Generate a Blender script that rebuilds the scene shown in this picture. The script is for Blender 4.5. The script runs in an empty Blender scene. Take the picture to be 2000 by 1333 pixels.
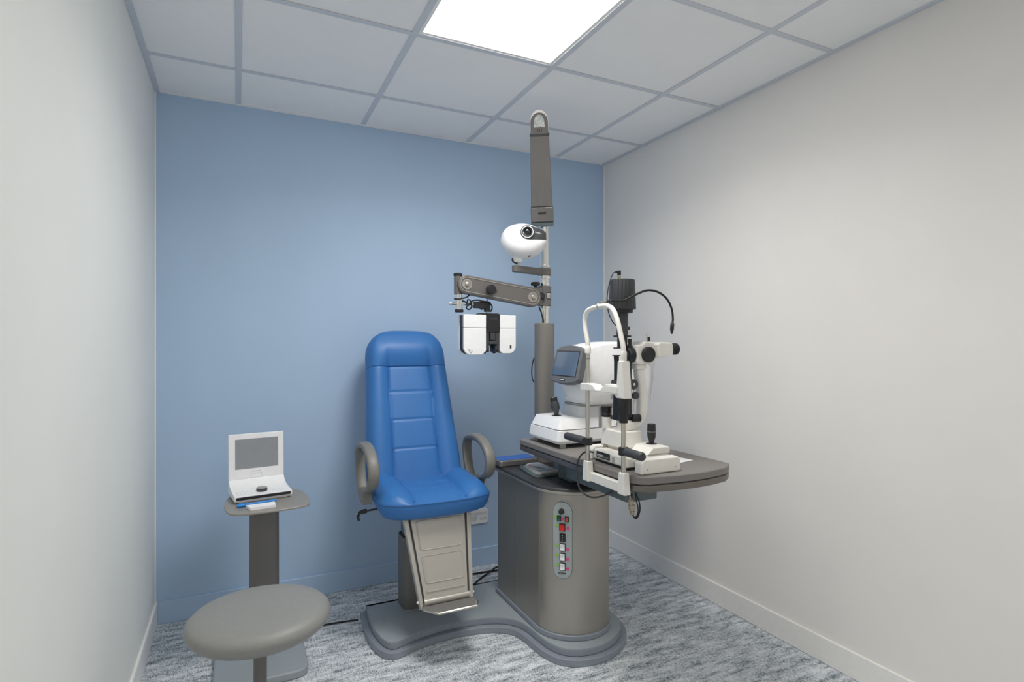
import bpy, bmesh, math, random
from mathutils import Vector, Matrix
random.seed(7)
PI = math.pi
sc = bpy.context.scene
col = sc.collection

# ------------------------------------------------------------------ camera, world, exposure
RW, RH, RD = 2.513, 2.477, 6.10            # room width, height, depth (back wall at y = 0)
cd = bpy.data.cameras.new('camera')
cam = bpy.data.objects.new('camera', cd); col.objects.link(cam)
cam.location = (0.35015, -3.09691, 1.3048)
cam.rotation_euler = (PI/2, 0, -0.44888)
cd.sensor_width = 36.0
cd.lens = 1109.24/2000*36.0
cd.shift_y = (672.26-666.5)/2000
cd.clip_start = 0.02
sc.camera = cam
w = bpy.data.worlds.new('world'); sc.world = w; w.use_nodes = True
w.node_tree.nodes['Background'].inputs[0].default_value = (0.02, 0.02, 0.02, 1)
w.node_tree.nodes['Background'].inputs[1].default_value = 0.0
sc.cycles.max_bounces = 12; sc.cycles.diffuse_bounces = 7      # a small pale room: let the light bounce on
sc.view_settings.view_transform = 'Standard'
sc.view_settings.look = 'None'
sc.view_settings.gamma = 1.0
sc.view_settings.exposure = 0.72
# the luminous ceiling panels are the room's only lamps: a glowing diffuser each, plus the downward beam of its prismatic sheet
PANEL_EMIT, PANEL_BEAM = 5.9, 6.4
PANEL_EMIT_NEAR, PANEL_BEAM_NEAR = 2.5, 2.6
BEAM_SPREAD = math.radians(150)
def panel_beam(x, y, z, watts):
    d = bpy.data.lights.new('panel_beam', 'AREA'); d.shape = 'SQUARE'; d.size = 0.54; d.energy = watts; d.spread = BEAM_SPREAD; d.color = (1.0, 0.985, 0.95)
    o = bpy.data.objects.new('panel_beam', d); col.objects.link(o); o.location = (x, y, z)
panel_beam(1.25, -1.30, RH+0.004, PANEL_BEAM)
panel_beam(1.25, -3.10, RH+0.004, PANEL_BEAM_NEAR)
panel_beam(1.25, -4.90, RH+0.004, PANEL_BEAM_NEAR)

# ------------------------------------------------------------------ materials
def lin(r, g, b):
    f = lambda c: c/12.92 if c <= 0.04045 else ((c+0.055)/1.055)**2.4
    return (f(r/255), f(g/255), f(b/255), 1)
def mat(name, rgb, rough=0.5, metal=0.0, spec=0.5, var=0.0, vscale=40, bump=0.0, bscale=300, stretch=(1, 1, 1), coat=0.0, trans=0.0, alpha=1.0):
    m = bpy.data.materials.new(name); m.use_nodes = True
    nt = m.node_tree; b = nt.nodes['Principled BSDF']
    c = lin(*rgb)
    b.inputs['Base Color'].default_value = c
    b.inputs['Roughness'].default_value = rough
    b.inputs['Metallic'].default_value = metal
    b.inputs['Specular IOR Level'].default_value = spec
    b.inputs['Coat Weight'].default_value = coat
    b.inputs['Transmission Weight'].default_value = trans
    b.inputs['Alpha'].default_value = alpha
    tc = nt.nodes.new('ShaderNodeTexCoord'); mp = nt.nodes.new('ShaderNodeMapping')
    mp.inputs['Scale'].default_value = stretch
    nt.links.new(tc.outputs['Object'], mp.inputs['Vector'])
    n = nt.nodes.new('ShaderNodeTexNoise'); n.inputs['Scale'].default_value = vscale; n.inputs['Detail'].default_value = 3
    nt.links.new(mp.outputs[0], n.inputs['Vector'])
    v = max(var, 0.02)
    r = nt.nodes.new('ShaderNodeValToRGB')
    r.color_ramp.elements[0].position = 0.3; r.color_ramp.elements[1].position = 0.7
    r.color_ramp.elements[0].color = [x*(1-v) for x in c[:3]]+[1]
    r.color_ramp.elements[1].color = [min(1, x*(1+v)) for x in c[:3]]+[1]
    nt.links.new(n.outputs['Fac'], r.inputs['Fac']); nt.links.new(r.outputs['Color'], b.inputs['Base Color'])
    if bump:
        n2 = nt.nodes.new('ShaderNodeTexNoise'); n2.inputs['Scale'].default_value = bscale; n2.inputs['Detail'].default_value = 2
        nt.links.new(mp.outputs[0], n2.inputs['Vector'])
        bp = nt.nodes.new('ShaderNodeBump'); bp.inputs['Strength'].default_value = bump; bp.inputs['Distance'].default_value = 0.002
        nt.links.new(n2.outputs['Fac'], bp.inputs['Height']); nt.links.new(bp.outputs[0], b.inputs['Normal'])
    return m
def emit(name, rgb, s):
    m = bpy.data.materials.new(name); m.use_nodes = True
    nt = m.node_tree; b = nt.nodes['Principled BSDF']
    b.inputs['Base Color'].default_value = (0.8, 0.8, 0.8, 1)
    b.inputs['Emission Color'].default_value = rgb+(1,) if len(rgb) == 3 else rgb
    b.inputs['Emission Strength'].default_value = s
    return m
def carpet():
    m = bpy.data.materials.new('carpet'); m.use_nodes = True
    nt = m.node_tree; b = nt.nodes['Principled BSDF']; L = nt.links
    b.inputs['Roughness'].default_value = 0.95; b.inputs['Specular IOR Level'].default_value = 0.1
    tc = nt.nodes.new('ShaderNodeTexCoord')
    def noise(sx, sy, detail, rough=0.6):
        mp = nt.nodes.new('ShaderNodeMapping'); mp.inputs['Scale'].default_value = (sx, sy, 1)
        L.new(tc.outputs['Object'], mp.inputs[0])
        n = nt.nodes.new('ShaderNodeTexNoise'); n.inputs['Scale'].default_value = 1; n.inputs['Detail'].default_value = detail
        n.inputs['Roughness'].default_value = rough
        L.new(mp.outputs[0], n.inputs['Vector']); return n.outputs['Fac']
    def math_(op, a, c):
        n = nt.nodes.new('ShaderNodeMath'); n.operation = op
        for i, v in enumerate((a, c)):
            if isinstance(v, (int, float)): n.inputs[i].default_value = v
            else: L.new(v, n.inputs[i])
        return n.outputs[0]
    streak = noise(8, 34, 5, 0.62)          # broad light streaks across the room
    blotch = noise(3, 5, 2)
    yarn = noise(330, 95, 2, 0.7)           # single tufts
    tick = noise(120, 26, 2, 0.6)
    s = math_('ADD', math_('ADD', math_('MULTIPLY', math_('SUBTRACT', streak, 0.5), 1.2), 0.525), math_('MULTIPLY', math_('SUBTRACT', blotch, 0.5), 0.12))
    s = math_('ADD', s, math_('MULTIPLY', math_('SUBTRACT', yarn, 0.5), 1.35))
    s = math_('ADD', s, math_('MULTIPLY', math_('SUBTRACT', tick, 0.5), 0.55))
    r = nt.nodes.new('ShaderNodeValToRGB')
    e = r.color_ramp.elements
    e[0].position = 0.24; e[0].color = lin(104, 112, 118)
    e[1].position = 0.80; e[1].color = lin(246, 248, 251)
    k = e.new(0.5); k.color = lin(198, 204, 209)
    L.new(s, r.inputs['Fac']); L.new(r.outputs['Color'], b.inputs['Base Color'])
    bp = nt.nodes.new('ShaderNodeBump'); bp.inputs['Strength'].default_value = 0.5; bp.inputs['Distance'].default_value = 0.003
    L.new(yarn, bp.inputs['Height']); L.new(bp.outputs[0], b.inputs['Normal'])
    return m
M = {
 'blue_wall': mat('blue_wall_paint', (182, 206, 233), 0.6, spec=0.3, var=0.02, vscale=3, bump=0.05, bscale=420, stretch=(1, 1, 0.6)),
 'cream_wall': mat('cream_wall_paint', (240, 236, 232), 0.6, spec=0.3, var=0.015, vscale=2, bump=0.05, bscale=420),
 'grey_wall': mat('pale_grey_wall_paint', (238, 239, 235), 0.6, spec=0.3, var=0.015, vscale=2, bump=0.05, bscale=420),
 'trim': mat('white_gloss_trim', (246, 243, 240), 0.42, var=0.01),
 'tile': mat('ceiling_tile', (250, 249, 249), 0.9, spec=0.1, var=0.015, vscale=8, bump=0.15, bscale=260),
 'tbar': mat('ceiling_tee_bar', (212, 216, 223), 0.5, spec=0.3, var=0.01),
 'carpet': carpet(),
 'leather': mat('blue_vinyl', (54, 116, 184), 0.42, spec=0.45, var=0.03, vscale=60, bump=0.10, bscale=700),
 'leather_seam': mat('blue_vinyl_seam', (44, 96, 158), 0.5),
 'taupe': mat('taupe_grey_metallic', (160, 155, 148), 0.42, 0.25, var=0.02, vscale=400),
 'taupe_dark': mat('dark_taupe_metallic', (114, 111, 109), 0.42, 0.35, var=0.02, vscale=400),  # on lamp, swing arm and bracket: console paint darkened to offset stronger light
 'console': mat('console_metallic_paint', (172, 167, 159), 0.36, 0.7, var=0.02, vscale=400),
 'mat_grey': mat('worn_grey_rubber_mat', (118, 116, 113), 0.6, var=0.08, vscale=60),
 'tray_silver': mat('dull_silver_tray', (132, 130, 128), 0.35, 0.5),
 'armrest': mat('grey_brown_armrest_plastic', (126, 124, 119), 0.45, var=0.03, vscale=80, bump=0.05, bscale=500),
 'pole_shaded': mat('shaded_taupe_metallic', (134, 130, 125), 0.42, 0.25, var=0.02, vscale=400),  # copy of the console taupe, shaded darker because the pole catches more light
 'arm_plastic': mat('grey_brown_armrest', (142, 142, 139), 0.48, var=0.03, vscale=80, bump=0.05, bscale=500),
 'foot_metal': mat('champagne_metal_paint', (192, 188, 180), 0.34, 0.5, var=0.02, vscale=400),
 'slate': mat('slate_grey_plinth', (158, 166, 171), 0.45, var=0.03, vscale=60, bump=0.06, bscale=600),
 'slate_edge': mat('slate_grey_rubber_edge', (142, 149, 160), 0.42, var=0.03, vscale=60),
 'black': mat('black_plastic', (34, 34, 36), 0.45, var=0.05),
 'black_top': mat('black_worktop', (56, 56, 58), 0.42, var=0.05, vscale=80),
 'black_rubber': mat('black_rubber', (22, 22, 24), 0.6),
 'charcoal': mat('charcoal_plastic', (62, 63, 66), 0.5, var=0.03),
 'chrome': mat('chrome', (240, 239, 235), 0.2, 1.0),
 'steel': mat('brushed_steel', (205, 200, 190), 0.3, 1.0),
 'white': mat('white_plastic', (247, 247, 248), 0.35, var=0.01),
 'grey_white': mat('pale_grey_plastic', (222, 224, 226), 0.4, var=0.01),
 'cream': mat('cream_enamel', (240, 237, 230), 0.32, var=0.015),
 'table': mat('brown_grey_table', (128, 124, 121), 0.55, var=0.03, vscale=90, bump=0.08, bscale=500),
 'table_edge': mat('brown_grey_table_edge', (122, 116, 110), 0.36, 0.6, var=0.03, vscale=90),
 'armbox': mat('teal_grey_metal', (98, 110, 112), 0.45, 0.2, var=0.02),
 'screen_grey': mat('grey_screen', (150, 153, 157), 0.5, var=0.02),
 'screen_blue': mat('dark_blue_touchscreen', (86, 106, 130), 0.2, var=0.03, vscale=10, coat=0.3),
 'bezel': mat('grey_screen_bezel', (104, 106, 110), 0.45, var=0.02),
 'glass_black': mat('black_lens_glass', (14, 18, 24), 0.06, coat=1.0),
 'glass_clear': mat('clear_reflector_glass', (205, 210, 210), 0.15, 0.4, var=0.3, vscale=90),
 'paper': mat('white_paper', (246, 246, 248), 0.8, var=0.01),
 'pen_blue': mat('blue_pen', (24, 138, 226), 0.35),
 'tray_blue': mat('blue_tray_mat', (58, 104, 182), 0.6, var=0.02),
 'silver': mat('silver_plastic', (168, 166, 164), 0.35, 0.35),
 'panel': mat('pale_green_grey_panel', (166, 175, 176), 0.5, var=0.02),
 'label_white': mat('white_print', (226, 228, 230), 0.6),
 'label_dark': mat('dark_print', (48, 50, 52), 0.6),
 'grey_print': mat('grey_print', (176, 180, 182), 0.7),
 'dim_print': mat('dim_print', (78, 80, 84), 0.6),
 'red': mat('red_switch', (216, 28, 20), 0.3),
 'green': mat('green_switch', (16, 96, 62), 0.3),
 'orange': mat('orange_switch', (186, 92, 30), 0.3),
 'dot_green': mat('green_sticker', (140, 200, 60), 0.6),
 'dot_pink': mat('pink_sticker', (226, 80, 140), 0.6),
 'brass': mat('pale_brass', (176, 166, 144), 0.35, 0.8),
 'teal_print': mat('pale_teal_print', (196, 226, 232), 0.7),
 'pink_print': mat('pale_pink_print', (238, 200, 204), 0.7),
 'green_print': mat('pale_green_print', (188, 214, 200), 0.7),
 'socket_grey': mat('socket_shadow', (170, 170, 172), 0.6),
}
M['light'] = emit('luminous_panel', (1.0, 0.985, 0.95), PANEL_EMIT)
M['light2'] = emit('luminous_panel_near', (1.0, 0.985, 0.95), PANEL_EMIT_NEAR)

# ------------------------------------------------------------------ mesh helpers
class B:
    """a mesh buffer: every method adds geometry, build() links it as one object"""
    def __init__(s, mx=None): s.v = []; s.f = []; s.mx = mx
    def add(s, vs, fs):
        o = len(s.v)
        for p in vs:
            p = Vector(p); s.v.append(s.mx @ p if s.mx else p)
        s.f += [[i+o for i in f] for f in fs]; return s
    def box(s, x0, x1, y0, y1, z0, z1):
        return s.add([(x0, y0, z0), (x1, y0, z0), (x1, y1, z0), (x0, y1, z0), (x0, y0, z1), (x1, y0, z1), (x1, y1, z1), (x0, y1, z1)],
                     [(0, 3, 2, 1), (4, 5, 6, 7), (0, 1, 5, 4), (1, 2, 6, 5), (2, 3, 7, 6), (3, 0, 4, 7)])
    def hexa(s, p8):
        return s.add(p8, [(0, 3, 2, 1), (4, 5, 6, 7), (0, 1, 5, 4), (1, 2, 6, 5), (2, 3, 7, 6), (3, 0, 4, 7)])
    def prism(s, poly, a, b, plane='xy'):
        n = len(poly)
        if plane == 'xy': mk = lambda p, t: (p[0], p[1], t)
        elif plane == 'xz': mk = lambda p, t: (p[0], t, p[1])
        else: mk = lambda p, t: (t, p[0], p[1])
        vs = [mk(p, a) for p in poly]+[mk(p, b) for p in poly]
        return s.add(vs, [list(range(n))[::-1], list(range(n, 2*n))]+[(i, (i+1) % n, n+(i+1) % n, n+i) for i in range(n)])
    def loft(s, rings, closed=True, cap=True, wrap=False):
        n = len(rings[0]); vs = [p for r in rings for p in r]; fs = []
        R = len(rings)
        for k in range(R if wrap else R-1):
            k2 = (k+1) % R
            for i in range(n if closed else n-1):
                j = (i+1) % n
                fs.append((k*n+i, k*n+j, k2*n+j, k2*n+i))
        if cap and not wrap and closed:
            fs.append(list(range(n))[::-1]); fs.append([(R-1)*n+i for i in range(n)])
        return s.add(vs, fs)
    def lathe(s, prof, c=(0, 0, 0), axis=(0, 0, 1), n=24, hollow=False):
        ax = Vector(axis).normalized(); q = ax.to_track_quat('Z', 'Y'); c = Vector(c)
        rings = [[c+q @ Vector((r*math.cos(2*PI*i/n), r*math.sin(2*PI*i/n), z)) for i in range(n)] for r, z in prof]
        return s.loft(rings, wrap=hollow)
    def cyl(s, a, b, r, n=20, r2=None):
        a = Vector(a); b = Vector(b); d = (b-a).length
        return s.lathe([(r, 0), (r if r2 is None else r2, d)], a, b-a, n)
    def tube(s, pts, r, n=10, sub=6, closed=False, sec=None):
        P = smooth(pts, sub, closed); R = len(P)
        T = []
        for i in range(R):
            a = P[i-1] if (i > 0 or closed) else P[i]; b = P[(i+1) % R] if (i < R-1 or closed) else P[i]
            T.append((b-a).normalized())
        u = T[0].orthogonal().normalized() if sec is None else Vector(sec[0]).normalized()
        rings = []
        for i in range(R):
            if sec is None:
                u = (u-T[i]*u.dot(T[i])).normalized(); v = T[i].cross(u)
                rr = r if not callable(r) else r(i/(R-1))
                rings.append([P[i]+u*rr*math.cos(2*PI*k/n)+v*rr*math.sin(2*PI*k/n) for k in range(n)])
            else:
                v = T[i].cross(u).normalized(); hw = sec[1]; th = sec[2](i/(R-1)) if callable(sec[2]) else sec[2]
                ring = []
                for k in range(16):
                    a = 2*PI*k/16; cx, sx = math.cos(a), math.sin(a)
                    e = 0.55
                    ring.append(P[i]+u*hw*math.copysign(abs(cx)**e, cx)+v*th*math.copysign(abs(sx)**e, sx))
                rings.append(ring)
        return s.loft(rings, wrap=closed)
    def build(s, name, m, parent=None, bev=0, seg=2, sm=True, ang=38, kind=None, label=None):
        me = bpy.data.meshes.new(name)
        base = parent
        while base is not None and base.parent is not None: base = base.parent
        off = Vector(base['origin']) if (base is not None and 'origin' in base) else Vector((0, 0, 0))
        me.from_pydata([tuple(p-off) for p in s.v], [], s.f); me.update()
        bm = bmesh.new(); bm.from_mesh(me); bmesh.ops.recalc_face_normals(bm, faces=bm.faces); bm.to_mesh(me); bm.free()
        if sm:
            for p in me.polygons: p.use_smooth = True
            me.set_sharp_from_angle(angle=math.radians(ang))
        me.materials.append(M[m] if isinstance(m, str) else m)
        o = bpy.data.objects.new(name, me); col.objects.link(o)
        if parent is not None: o.parent = parent
        if bev:
            md = o.modifiers.new('bevel', 'BEVEL'); md.width = bev; md.segments = seg; md.limit_method = 'ANGLE'; md.angle_limit = math.radians(35)
            md.use_clamp_overlap = True
            md.harden_normals = sm
        if kind: o['kind'] = kind
        if label: o['label'] = label
        return o
def smooth(pts, sub, closed=False):
    P = [Vector(p) for p in pts]
    if sub <= 1 or len(P) < 3: return P
    out = []; n = len(P)
    for i in range(n if closed else n-1):
        p0 = P[i-1] if (i > 0 or closed) else P[0]*2-P[1]
        p1, p2 = P[i], P[(i+1) % n]
        p3 = P[(i+2) % n] if (i+2 < n or closed) else P[-1]*2-P[-2]
        for k in range(sub):
            t = k/sub
            out.append(0.5*((2*p1)+(-p0+p2)*t+(2*p0-5*p1+4*p2-p3)*t*t+(-p0+3*p1-3*p2+p3)*t**3))
    if not closed: out.append(P[-1])
    return out
def thing(name, label, cat, loc, group=None):
    """an Empty at the base of a thing; part coordinates are given in room coordinates"""
    o = bpy.data.objects.new(name, None); col.objects.link(o); o.empty_display_size = 0.05
    o.location = loc; o['origin'] = list(loc); o['label'] = label; o['category'] = cat
    if group: o['group'] = group
    return o
def tag(o, label, cat, group=None):
    o['label'] = label; o['category'] = cat
    if group: o['group'] = group
    return o
def rrect(x0, x1, y0, y1, r, n=6):
    out = []
    for cx, cy, a0 in ((x1-r, y1-r, 0), (x0+r, y1-r, PI/2), (x0+r, y0+r, PI), (x1-r, y0+r, 1.5*PI)):
        for k in range(n+1):
            a = a0+PI/2*k/n; out.append((cx+r*math.cos(a), cy+r*math.sin(a)))
    return out
def inset(poly, d):
    n = len(poly); out = []
    area = sum(poly[i][0]*poly[(i+1) % n][1]-poly[(i+1) % n][0]*poly[i][1] for i in range(n))
    sg = 1 if area > 0 else -1
    for i in range(n):
        a = Vector(poly[i-1]); b = Vector(poly[i]); c = Vector(poly[(i+1) % n])
        e1 = (b-a).normalized(); e2 = (c-b).normalized()
        n1 = Vector((-e1.y, e1.x))*sg; n2 = Vector((-e2.y, e2.x))*sg
        m = (n1+n2); m = m/max(m.length, 1e-6); k = d/max(0.5, m.dot(n1))
        out.append(tuple(b+m*k))
    return out
def marks(b, o, ex, ey, n, w, h, gap, seed=1):
    """n small illegible glyph blocks in the plane (ex, ey) from the corner o"""
    rnd = random.Random(seed); o = Vector(o); ex = Vector(ex).normalized(); ey = Vector(ey).normalized()
    for i in range(n):
        p = o+ex*i*(w+gap); hh = h*(0.82+0.18*rnd.random()); k = 0.3*w
        q = lambda x0, x1, y0, y1: b.add([p+ex*x0+ey*y0, p+ex*x1+ey*y0, p+ex*x1+ey*y1, p+ex*x0+ey*y1], [(0, 1, 2, 3)])
        q(0, k, 0, hh)
        if i % 2: q(w-k, w, 0, hh); q(k, w-k, hh-k, hh)
        else: q(k, w, 0, k); q(k, w, hh*0.45, hh*0.45+k*0.8); q(k, w, hh-k*0.8, hh)

# ------------------------------------------------------------------ the room
def struct(name, b, m, bev=0, parent=None, **k):
    o = b.build(name, m, parent, bev=bev, sm=False if not bev else True, **k)
    if parent is None: o['kind'] = 'structure'
    return o
T_ = 0.1
struct('floor', B().box(-T_, RW+T_, -RD-T_, T_, -0.1, 0), 'carpet')
struct('wall_back', B().box(-T_, RW+T_, 0, T_, 0, RH+0.2), 'blue_wall')
struct('wall_left', B().box(-T_, 0, -RD, 0, 0, RH+0.2), 'grey_wall')
struct('wall_right', B().box(RW, RW+T_, -RD, 0, 0, RH+0.2), 'cream_wall')
struct('wall_front', B().box(-T_, RW+T_, -RD-T_, -RD, 0, RH+0.2), 'cream_wall')
BH, BT = 0.106, 0.012
struct('baseboard_back', B().box(BT, RW-BT, -BT, 0, 0, BH), 'blue_wall', bev=0.003)
struct('baseboard_left', B().box(0, BT, -RD, 0, 0, BH), 'trim', bev=0.003)
struct('baseboard_right', B().box(RW-BT, RW, -RD, 0, 0, BH), 'trim', bev=0.005)
# suspended ceiling: tiles in a tee-bar grid, wall angles round the edge
ceil = struct('ceiling', B().box(-T_, RW+T_, -RD-T_, T_, RH+0.06, RH+0.16), 'tile')
GX = [0.35+0.6*i for i in range(4)]; GY = [-(0.40+0.6*j) for j in range(10)]
XS = [0.0]+GX+[RW]; YS = [0.0]+GY+[-RD]
LIGHTS = {(2, 2): 'light', (2, 5): 'light2', (2, 8): 'light2'}       # the cells that hold luminous panels
tile_mesh = {}
for i in range(len(XS)-1):
    for j in range(len(YS)-1):
        if (i, j) in LIGHTS: continue
        x0, x1, y1, y0 = XS[i]+0.003, XS[i+1]-0.003, YS[j]-0.003, YS[j+1]+0.003
        key = (round(x1-x0, 3), round(y1-y0, 3))
        if key not in tile_mesh:
            o = B().box(-(x1-x0)/2, (x1-x0)/2, -(y1-y0)/2, (y1-y0)/2, 0, 0.018).build('ceiling_tile', 'tile', ceil, sm=False)
            tile_mesh[key] = o.data
        else:
            o = bpy.data.objects.new('ceiling_tile', tile_mesh[key]); col.objects.link(o); o.parent = ceil
        dz = random.uniform(-0.0006, 0.0006)
        o.location = ((x0+x1)/2, (y0+y1)/2, RH+0.0035+dz)
for x in GX:
    B().box(x-0.012, x+0.012, -RD+0.001, -0.022, RH, RH+0.0028).build('tee_bar', 'tbar', ceil, sm=False)
for y in GY:
    for i in range(len(XS)-1):
        a = XS[i]+(0.012 if i else 0.022); b = XS[i+1]-(0.012 if i < len(XS)-2 else 0.022)
        B().box(a, b, y-0.012, y+0.012, RH+0.0003, RH+0.0028).build('tee_bar', 'tbar', ceil, sm=False)
struct('trim_1', B().box(0.0005, 0.022, -RD, -0.0005, RH-0.0005, RH+0.0028).box(0.0005, 0.002, -RD, -0.0005, RH+0.0028, RH+0.03), 'tbar')
struct('trim_2', B().box(0.022, RW-0.022, -0.022, -0.0005, RH-0.0005, RH+0.0028), 'tile')
struct('trim_3', B().box(RW-0.022, RW-0.0005, -RD, -0.0005, RH-0.0005, RH+0.0028), 'tbar')
# pale sealant bead down the two far corners
struct('trim_4', B().cyl((0.0015, -0.0015, BH), (0.0015, -0.0015, RH-0.001), 0.004, 8), 'trim')
struct('trim_5', B().cyl((RW-0.0015, -0.0015, BH), (RW-0.0015, -0.0015, RH-0.001), 0.004, 8), 'trim')
for (i, j), lm in LIGHTS.items():
    x0, x1, y1, y0 = XS[i], XS[i+1], YS[j], YS[j+1]; cx, cy = (x0+x1)/2, (y0+y1)/2
    t = thing('ceiling_light', 'square white luminous panel set in the ceiling grid above the chair' if lm == 'light' else 'square white luminous ceiling panel straight above the camera' if j == 5 else 'square white luminous ceiling panel far behind the camera', 'ceiling light', (cx, cy, RH+0.003))
    fr = B(); g = 0.012; h = 0.026
    for a in ((x0+g, x1-g, y0+g, y0+h), (x0+g, x1-g, y1-h, y1-g), (x0+g, x0+h, y0+h, y1-h), (x1-h, x1-g, y0+h, y1-h)):
        fr.box(a[0], a[1], a[2], a[3], RH+0.003, RH+0.03)
    fr.build('frame', 'trim', t, sm=False)
    B().box(x0+h, x1-h, y0+h, y1-h, RH+0.006, RH+0.012).build('diffuser', lm, t, sm=False)

# ------------------------------------------------------------------ plinth under chair and console
OUT = [(0.90, -0.345), (0.872, -0.385), (0.862, -0.46), (0.858, -0.56), (0.862, -0.64), (0.876, -0.715), (0.903, -0.764), (0.940, -0.778), (0.974, -0.770),
       (1.04, -0.747), (1.12, -0.730), (1.20, -0.725), (1.285, -0.731), (1.36, -0.748), (1.425, -0.780), (1.459, -0.823), (1.473, -0.875), (1.478, -0.93),
       (1.484, -0.993), (1.494, -1.045), (1.515, -1.095), (1.546, -1.130), (1.588, -1.154), (1.64, -1.167), (1.70, -1.168), (1.762, -1.154), (1.819, -1.126),
       (1.870, -1.085), (1.906, -1.040), (1.930, -0.985), (1.938, -0.92), (1.94, -0.80), (1.94, -0.60), (1.94, -0.42), (1.915, -0.36), (1.86, -0.345), (1.5, -0.345), (1.2, -0.345)]
OUT = [(p.x, p.y) for p in smooth([(x, y, 0) for x, y in OUT], 3, True)]
t = thing('equipment_plinth', 'slate grey two-tier curved floor plinth under the blue chair and console', 'plinth', (1.3, -0.6, 0))
B().prism(OUT, 0.0, 0.030).build('lower_tier', 'slate_edge', t, bev=0.004, seg=3)
B().prism(inset(OUT, 0.0285), 0.030, 0.0325).build('tier_joint', 'slate_edge', t)
B().prism(inset(OUT, 0.0245), 0.0325, 0.0565).build('upper_tier', 'slate_edge', t, bev=0.0025)
B().prism(inset(OUT, 0.0268), 0.0565, 0.060).build('deck', 'slate', t, bev=0.0025)
PZ = 0.0602

# ------------------------------------------------------------------ instrument console
CX, CY, CR = 1.692, -0.912, 0.172
def stadium(d, yb, n=28):
    r = CR+d
    out = [(CX-r, yb), ] + [(CX+r*math.cos(a), CY+r*math.sin(a)) for a in [PI+PI*k/n for k in range(n+1)]] + [(CX+r, yb)]
    return out
t = thing('instrument_console', 'dark metallic console cabinet with rounded front and switch panel', 'cabinet', (CX, -0.8, PZ))
B().prism(stadium(0.008, -0.49), PZ, 0.083).build('skirting', 'slate_edge', t, bev=0.004)
body = B().prism(stadium(-0.003, -0.50), 0.083, 0.668).build('body', 'black', t)
# outer panels: the wrapped front and the two flat side panels on the chair side, with open joints
n = 36
fr = B(); r0, r1 = CR-0.0028, CR
arc = [PI*1.0+PI*k/n for k in range(n+1)]
o_ = [(CX+r1*math.cos(a), CY+r1*math.sin(a)) for a in arc]; i_ = [(CX+r0*math.cos(a), CY+r0*math.sin(a)) for a in arc]
fr.prism([(CX-r1, CY+0.005-0.03+0.0)]+o_[1:] + [(CX+r1, -0.503)] + [(CX+r0, -0.503)] + i_[::-1][:-1]+[(CX-r0, CY+0.005-0.03)], 0.084, 0.668)
fr.build('front_panel', 'console', t)
B().box(CX-r1, CX-r0, CY-0.021, -0.7015, 0.084, 0.668).build('side_panel', 'console', t, sm=False)
B().box(CX-r1, CX-r0, -0.6985, -0.503, 0.084, 0.668).build('side_panel', 'console', t, sm=False)
B().lathe([(0.003, 0), (0.003, 0.003)], (CX-r1, -0.715, 0.205), (-1, 0, 0), 10).build('screw', 'steel', t)
top = stadium(0.014, -0.455)
B().prism(top, 0.669, 0.7).build('top', 'black_top', t, bev=0.011, seg=4)
tr = stadium(0.015, -0.4545)
B().prism(tr, 0.670, 0.6905).build('top_edge_band', 'console', t, bev=0.008, seg=4)
# switch panel wrapped on the front
A0 = PI+0.0
def on_cyl(ang, z, off): return Vector((CX+(CR+off)*math.cos(ang), CY+(CR+off)*math.sin(ang), z))
PA = math.radians(228.0); PZ0, PZ1, PWD = 0.320, 0.641, 0.081
def cyl_plate(b, s0, hw, z0, z1, off0, off1, round_=True, n=14):
    rings = []
    for k in range(n+1):
        s = -hw+2*hw*k/n; ang = PA+(s0+s)/CR
        dz = hw-math.sqrt(max(0, hw*hw-s*s)) if round_ else 0
        dz = min(dz, (z1-z0)/2-0.0005)
        rings.append([on_cyl(ang, z0+dz, off0), on_cyl(ang, z1-dz, off0), on_cyl(ang, z1-dz, off1), on_cyl(ang, z0+dz, off1)])
    return b.loft(rings)
pn = cyl_plate(B(), 0, PWD/2+0.006, PZ0-0.006, PZ1+0.006, 0.0005, 0.003).build('switch_panel', 'silver', t, sm=True)
cyl_plate(B(), 0, PWD/2+0.0012, PZ0-0.0012, PZ1+0.0012, 0.003, 0.0042).build('panel_border', 'label_dark', pn)
cyl_plate(B(), 0, PWD/2-0.0005, PZ0+0.0005, PZ1-0.0005, 0.0042, 0.0050).build('panel_face', 'panel', pn)
def sw(s, z, w, h, m, frame=True, name='rocker_switch'):
    if frame: 
        f = cyl_plate(B(), s, w/2+0.0032, z-h/2-0.0035, z+h/2+0.0035, 0.005, 0.0085, False, 4).build('switch_frame', 'black', pn)
    b = B(); rings = []
    for k in range(5):
        ss = -w/2+w*k/4; ang = PA+(s+ss)/CR
        rings.append([on_cyl(ang, z-h/2, 0.0085), on_cyl(ang, z-h/2, 0.0125), on_cyl(ang, z, 0.0098), on_cyl(ang, z+h/2, 0.014), on_cyl(ang, z+h/2, 0.0085)])
    b.loft(rings); b.build(name, m, pn, sm=False)
ZT = lambda v: PZ1-(v-981)/(1131-981)*(PZ1-PZ0)
kb = B(); c = on_cyl(PA-0.0/CR-0.02, ZT(999), 0.005); nrm = Vector((math.cos(PA), math.sin(PA), 0))
kb.lathe([(0.012, 0), (0.011, 0.012), (0.007, 0.014)], c, nrm, 18); kb.build('rotary_knob', 'black', pn)
B().box(-0.001, 0.001, -0.001, 0.001, 0, 0.0).add([c+nrm*0.0145+Vector((0, 0, 0.006)), c+nrm*0.0145+Vector((0.0015, 0, 0)), c+nrm*0.0145+Vector((0, 0, 0.001))], [(0, 1, 2)])
sw(-0.014, ZT(1013), 0.010, 0.016, 'green'); sw(0.018, ZT(1014), 0.010, 0.016, 'orange')
sw(0.0, ZT(1030), 0.018, 0.024, 'red'); sw(0.001, ZT(1050), 0.018, 0.026, 'black')
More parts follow.
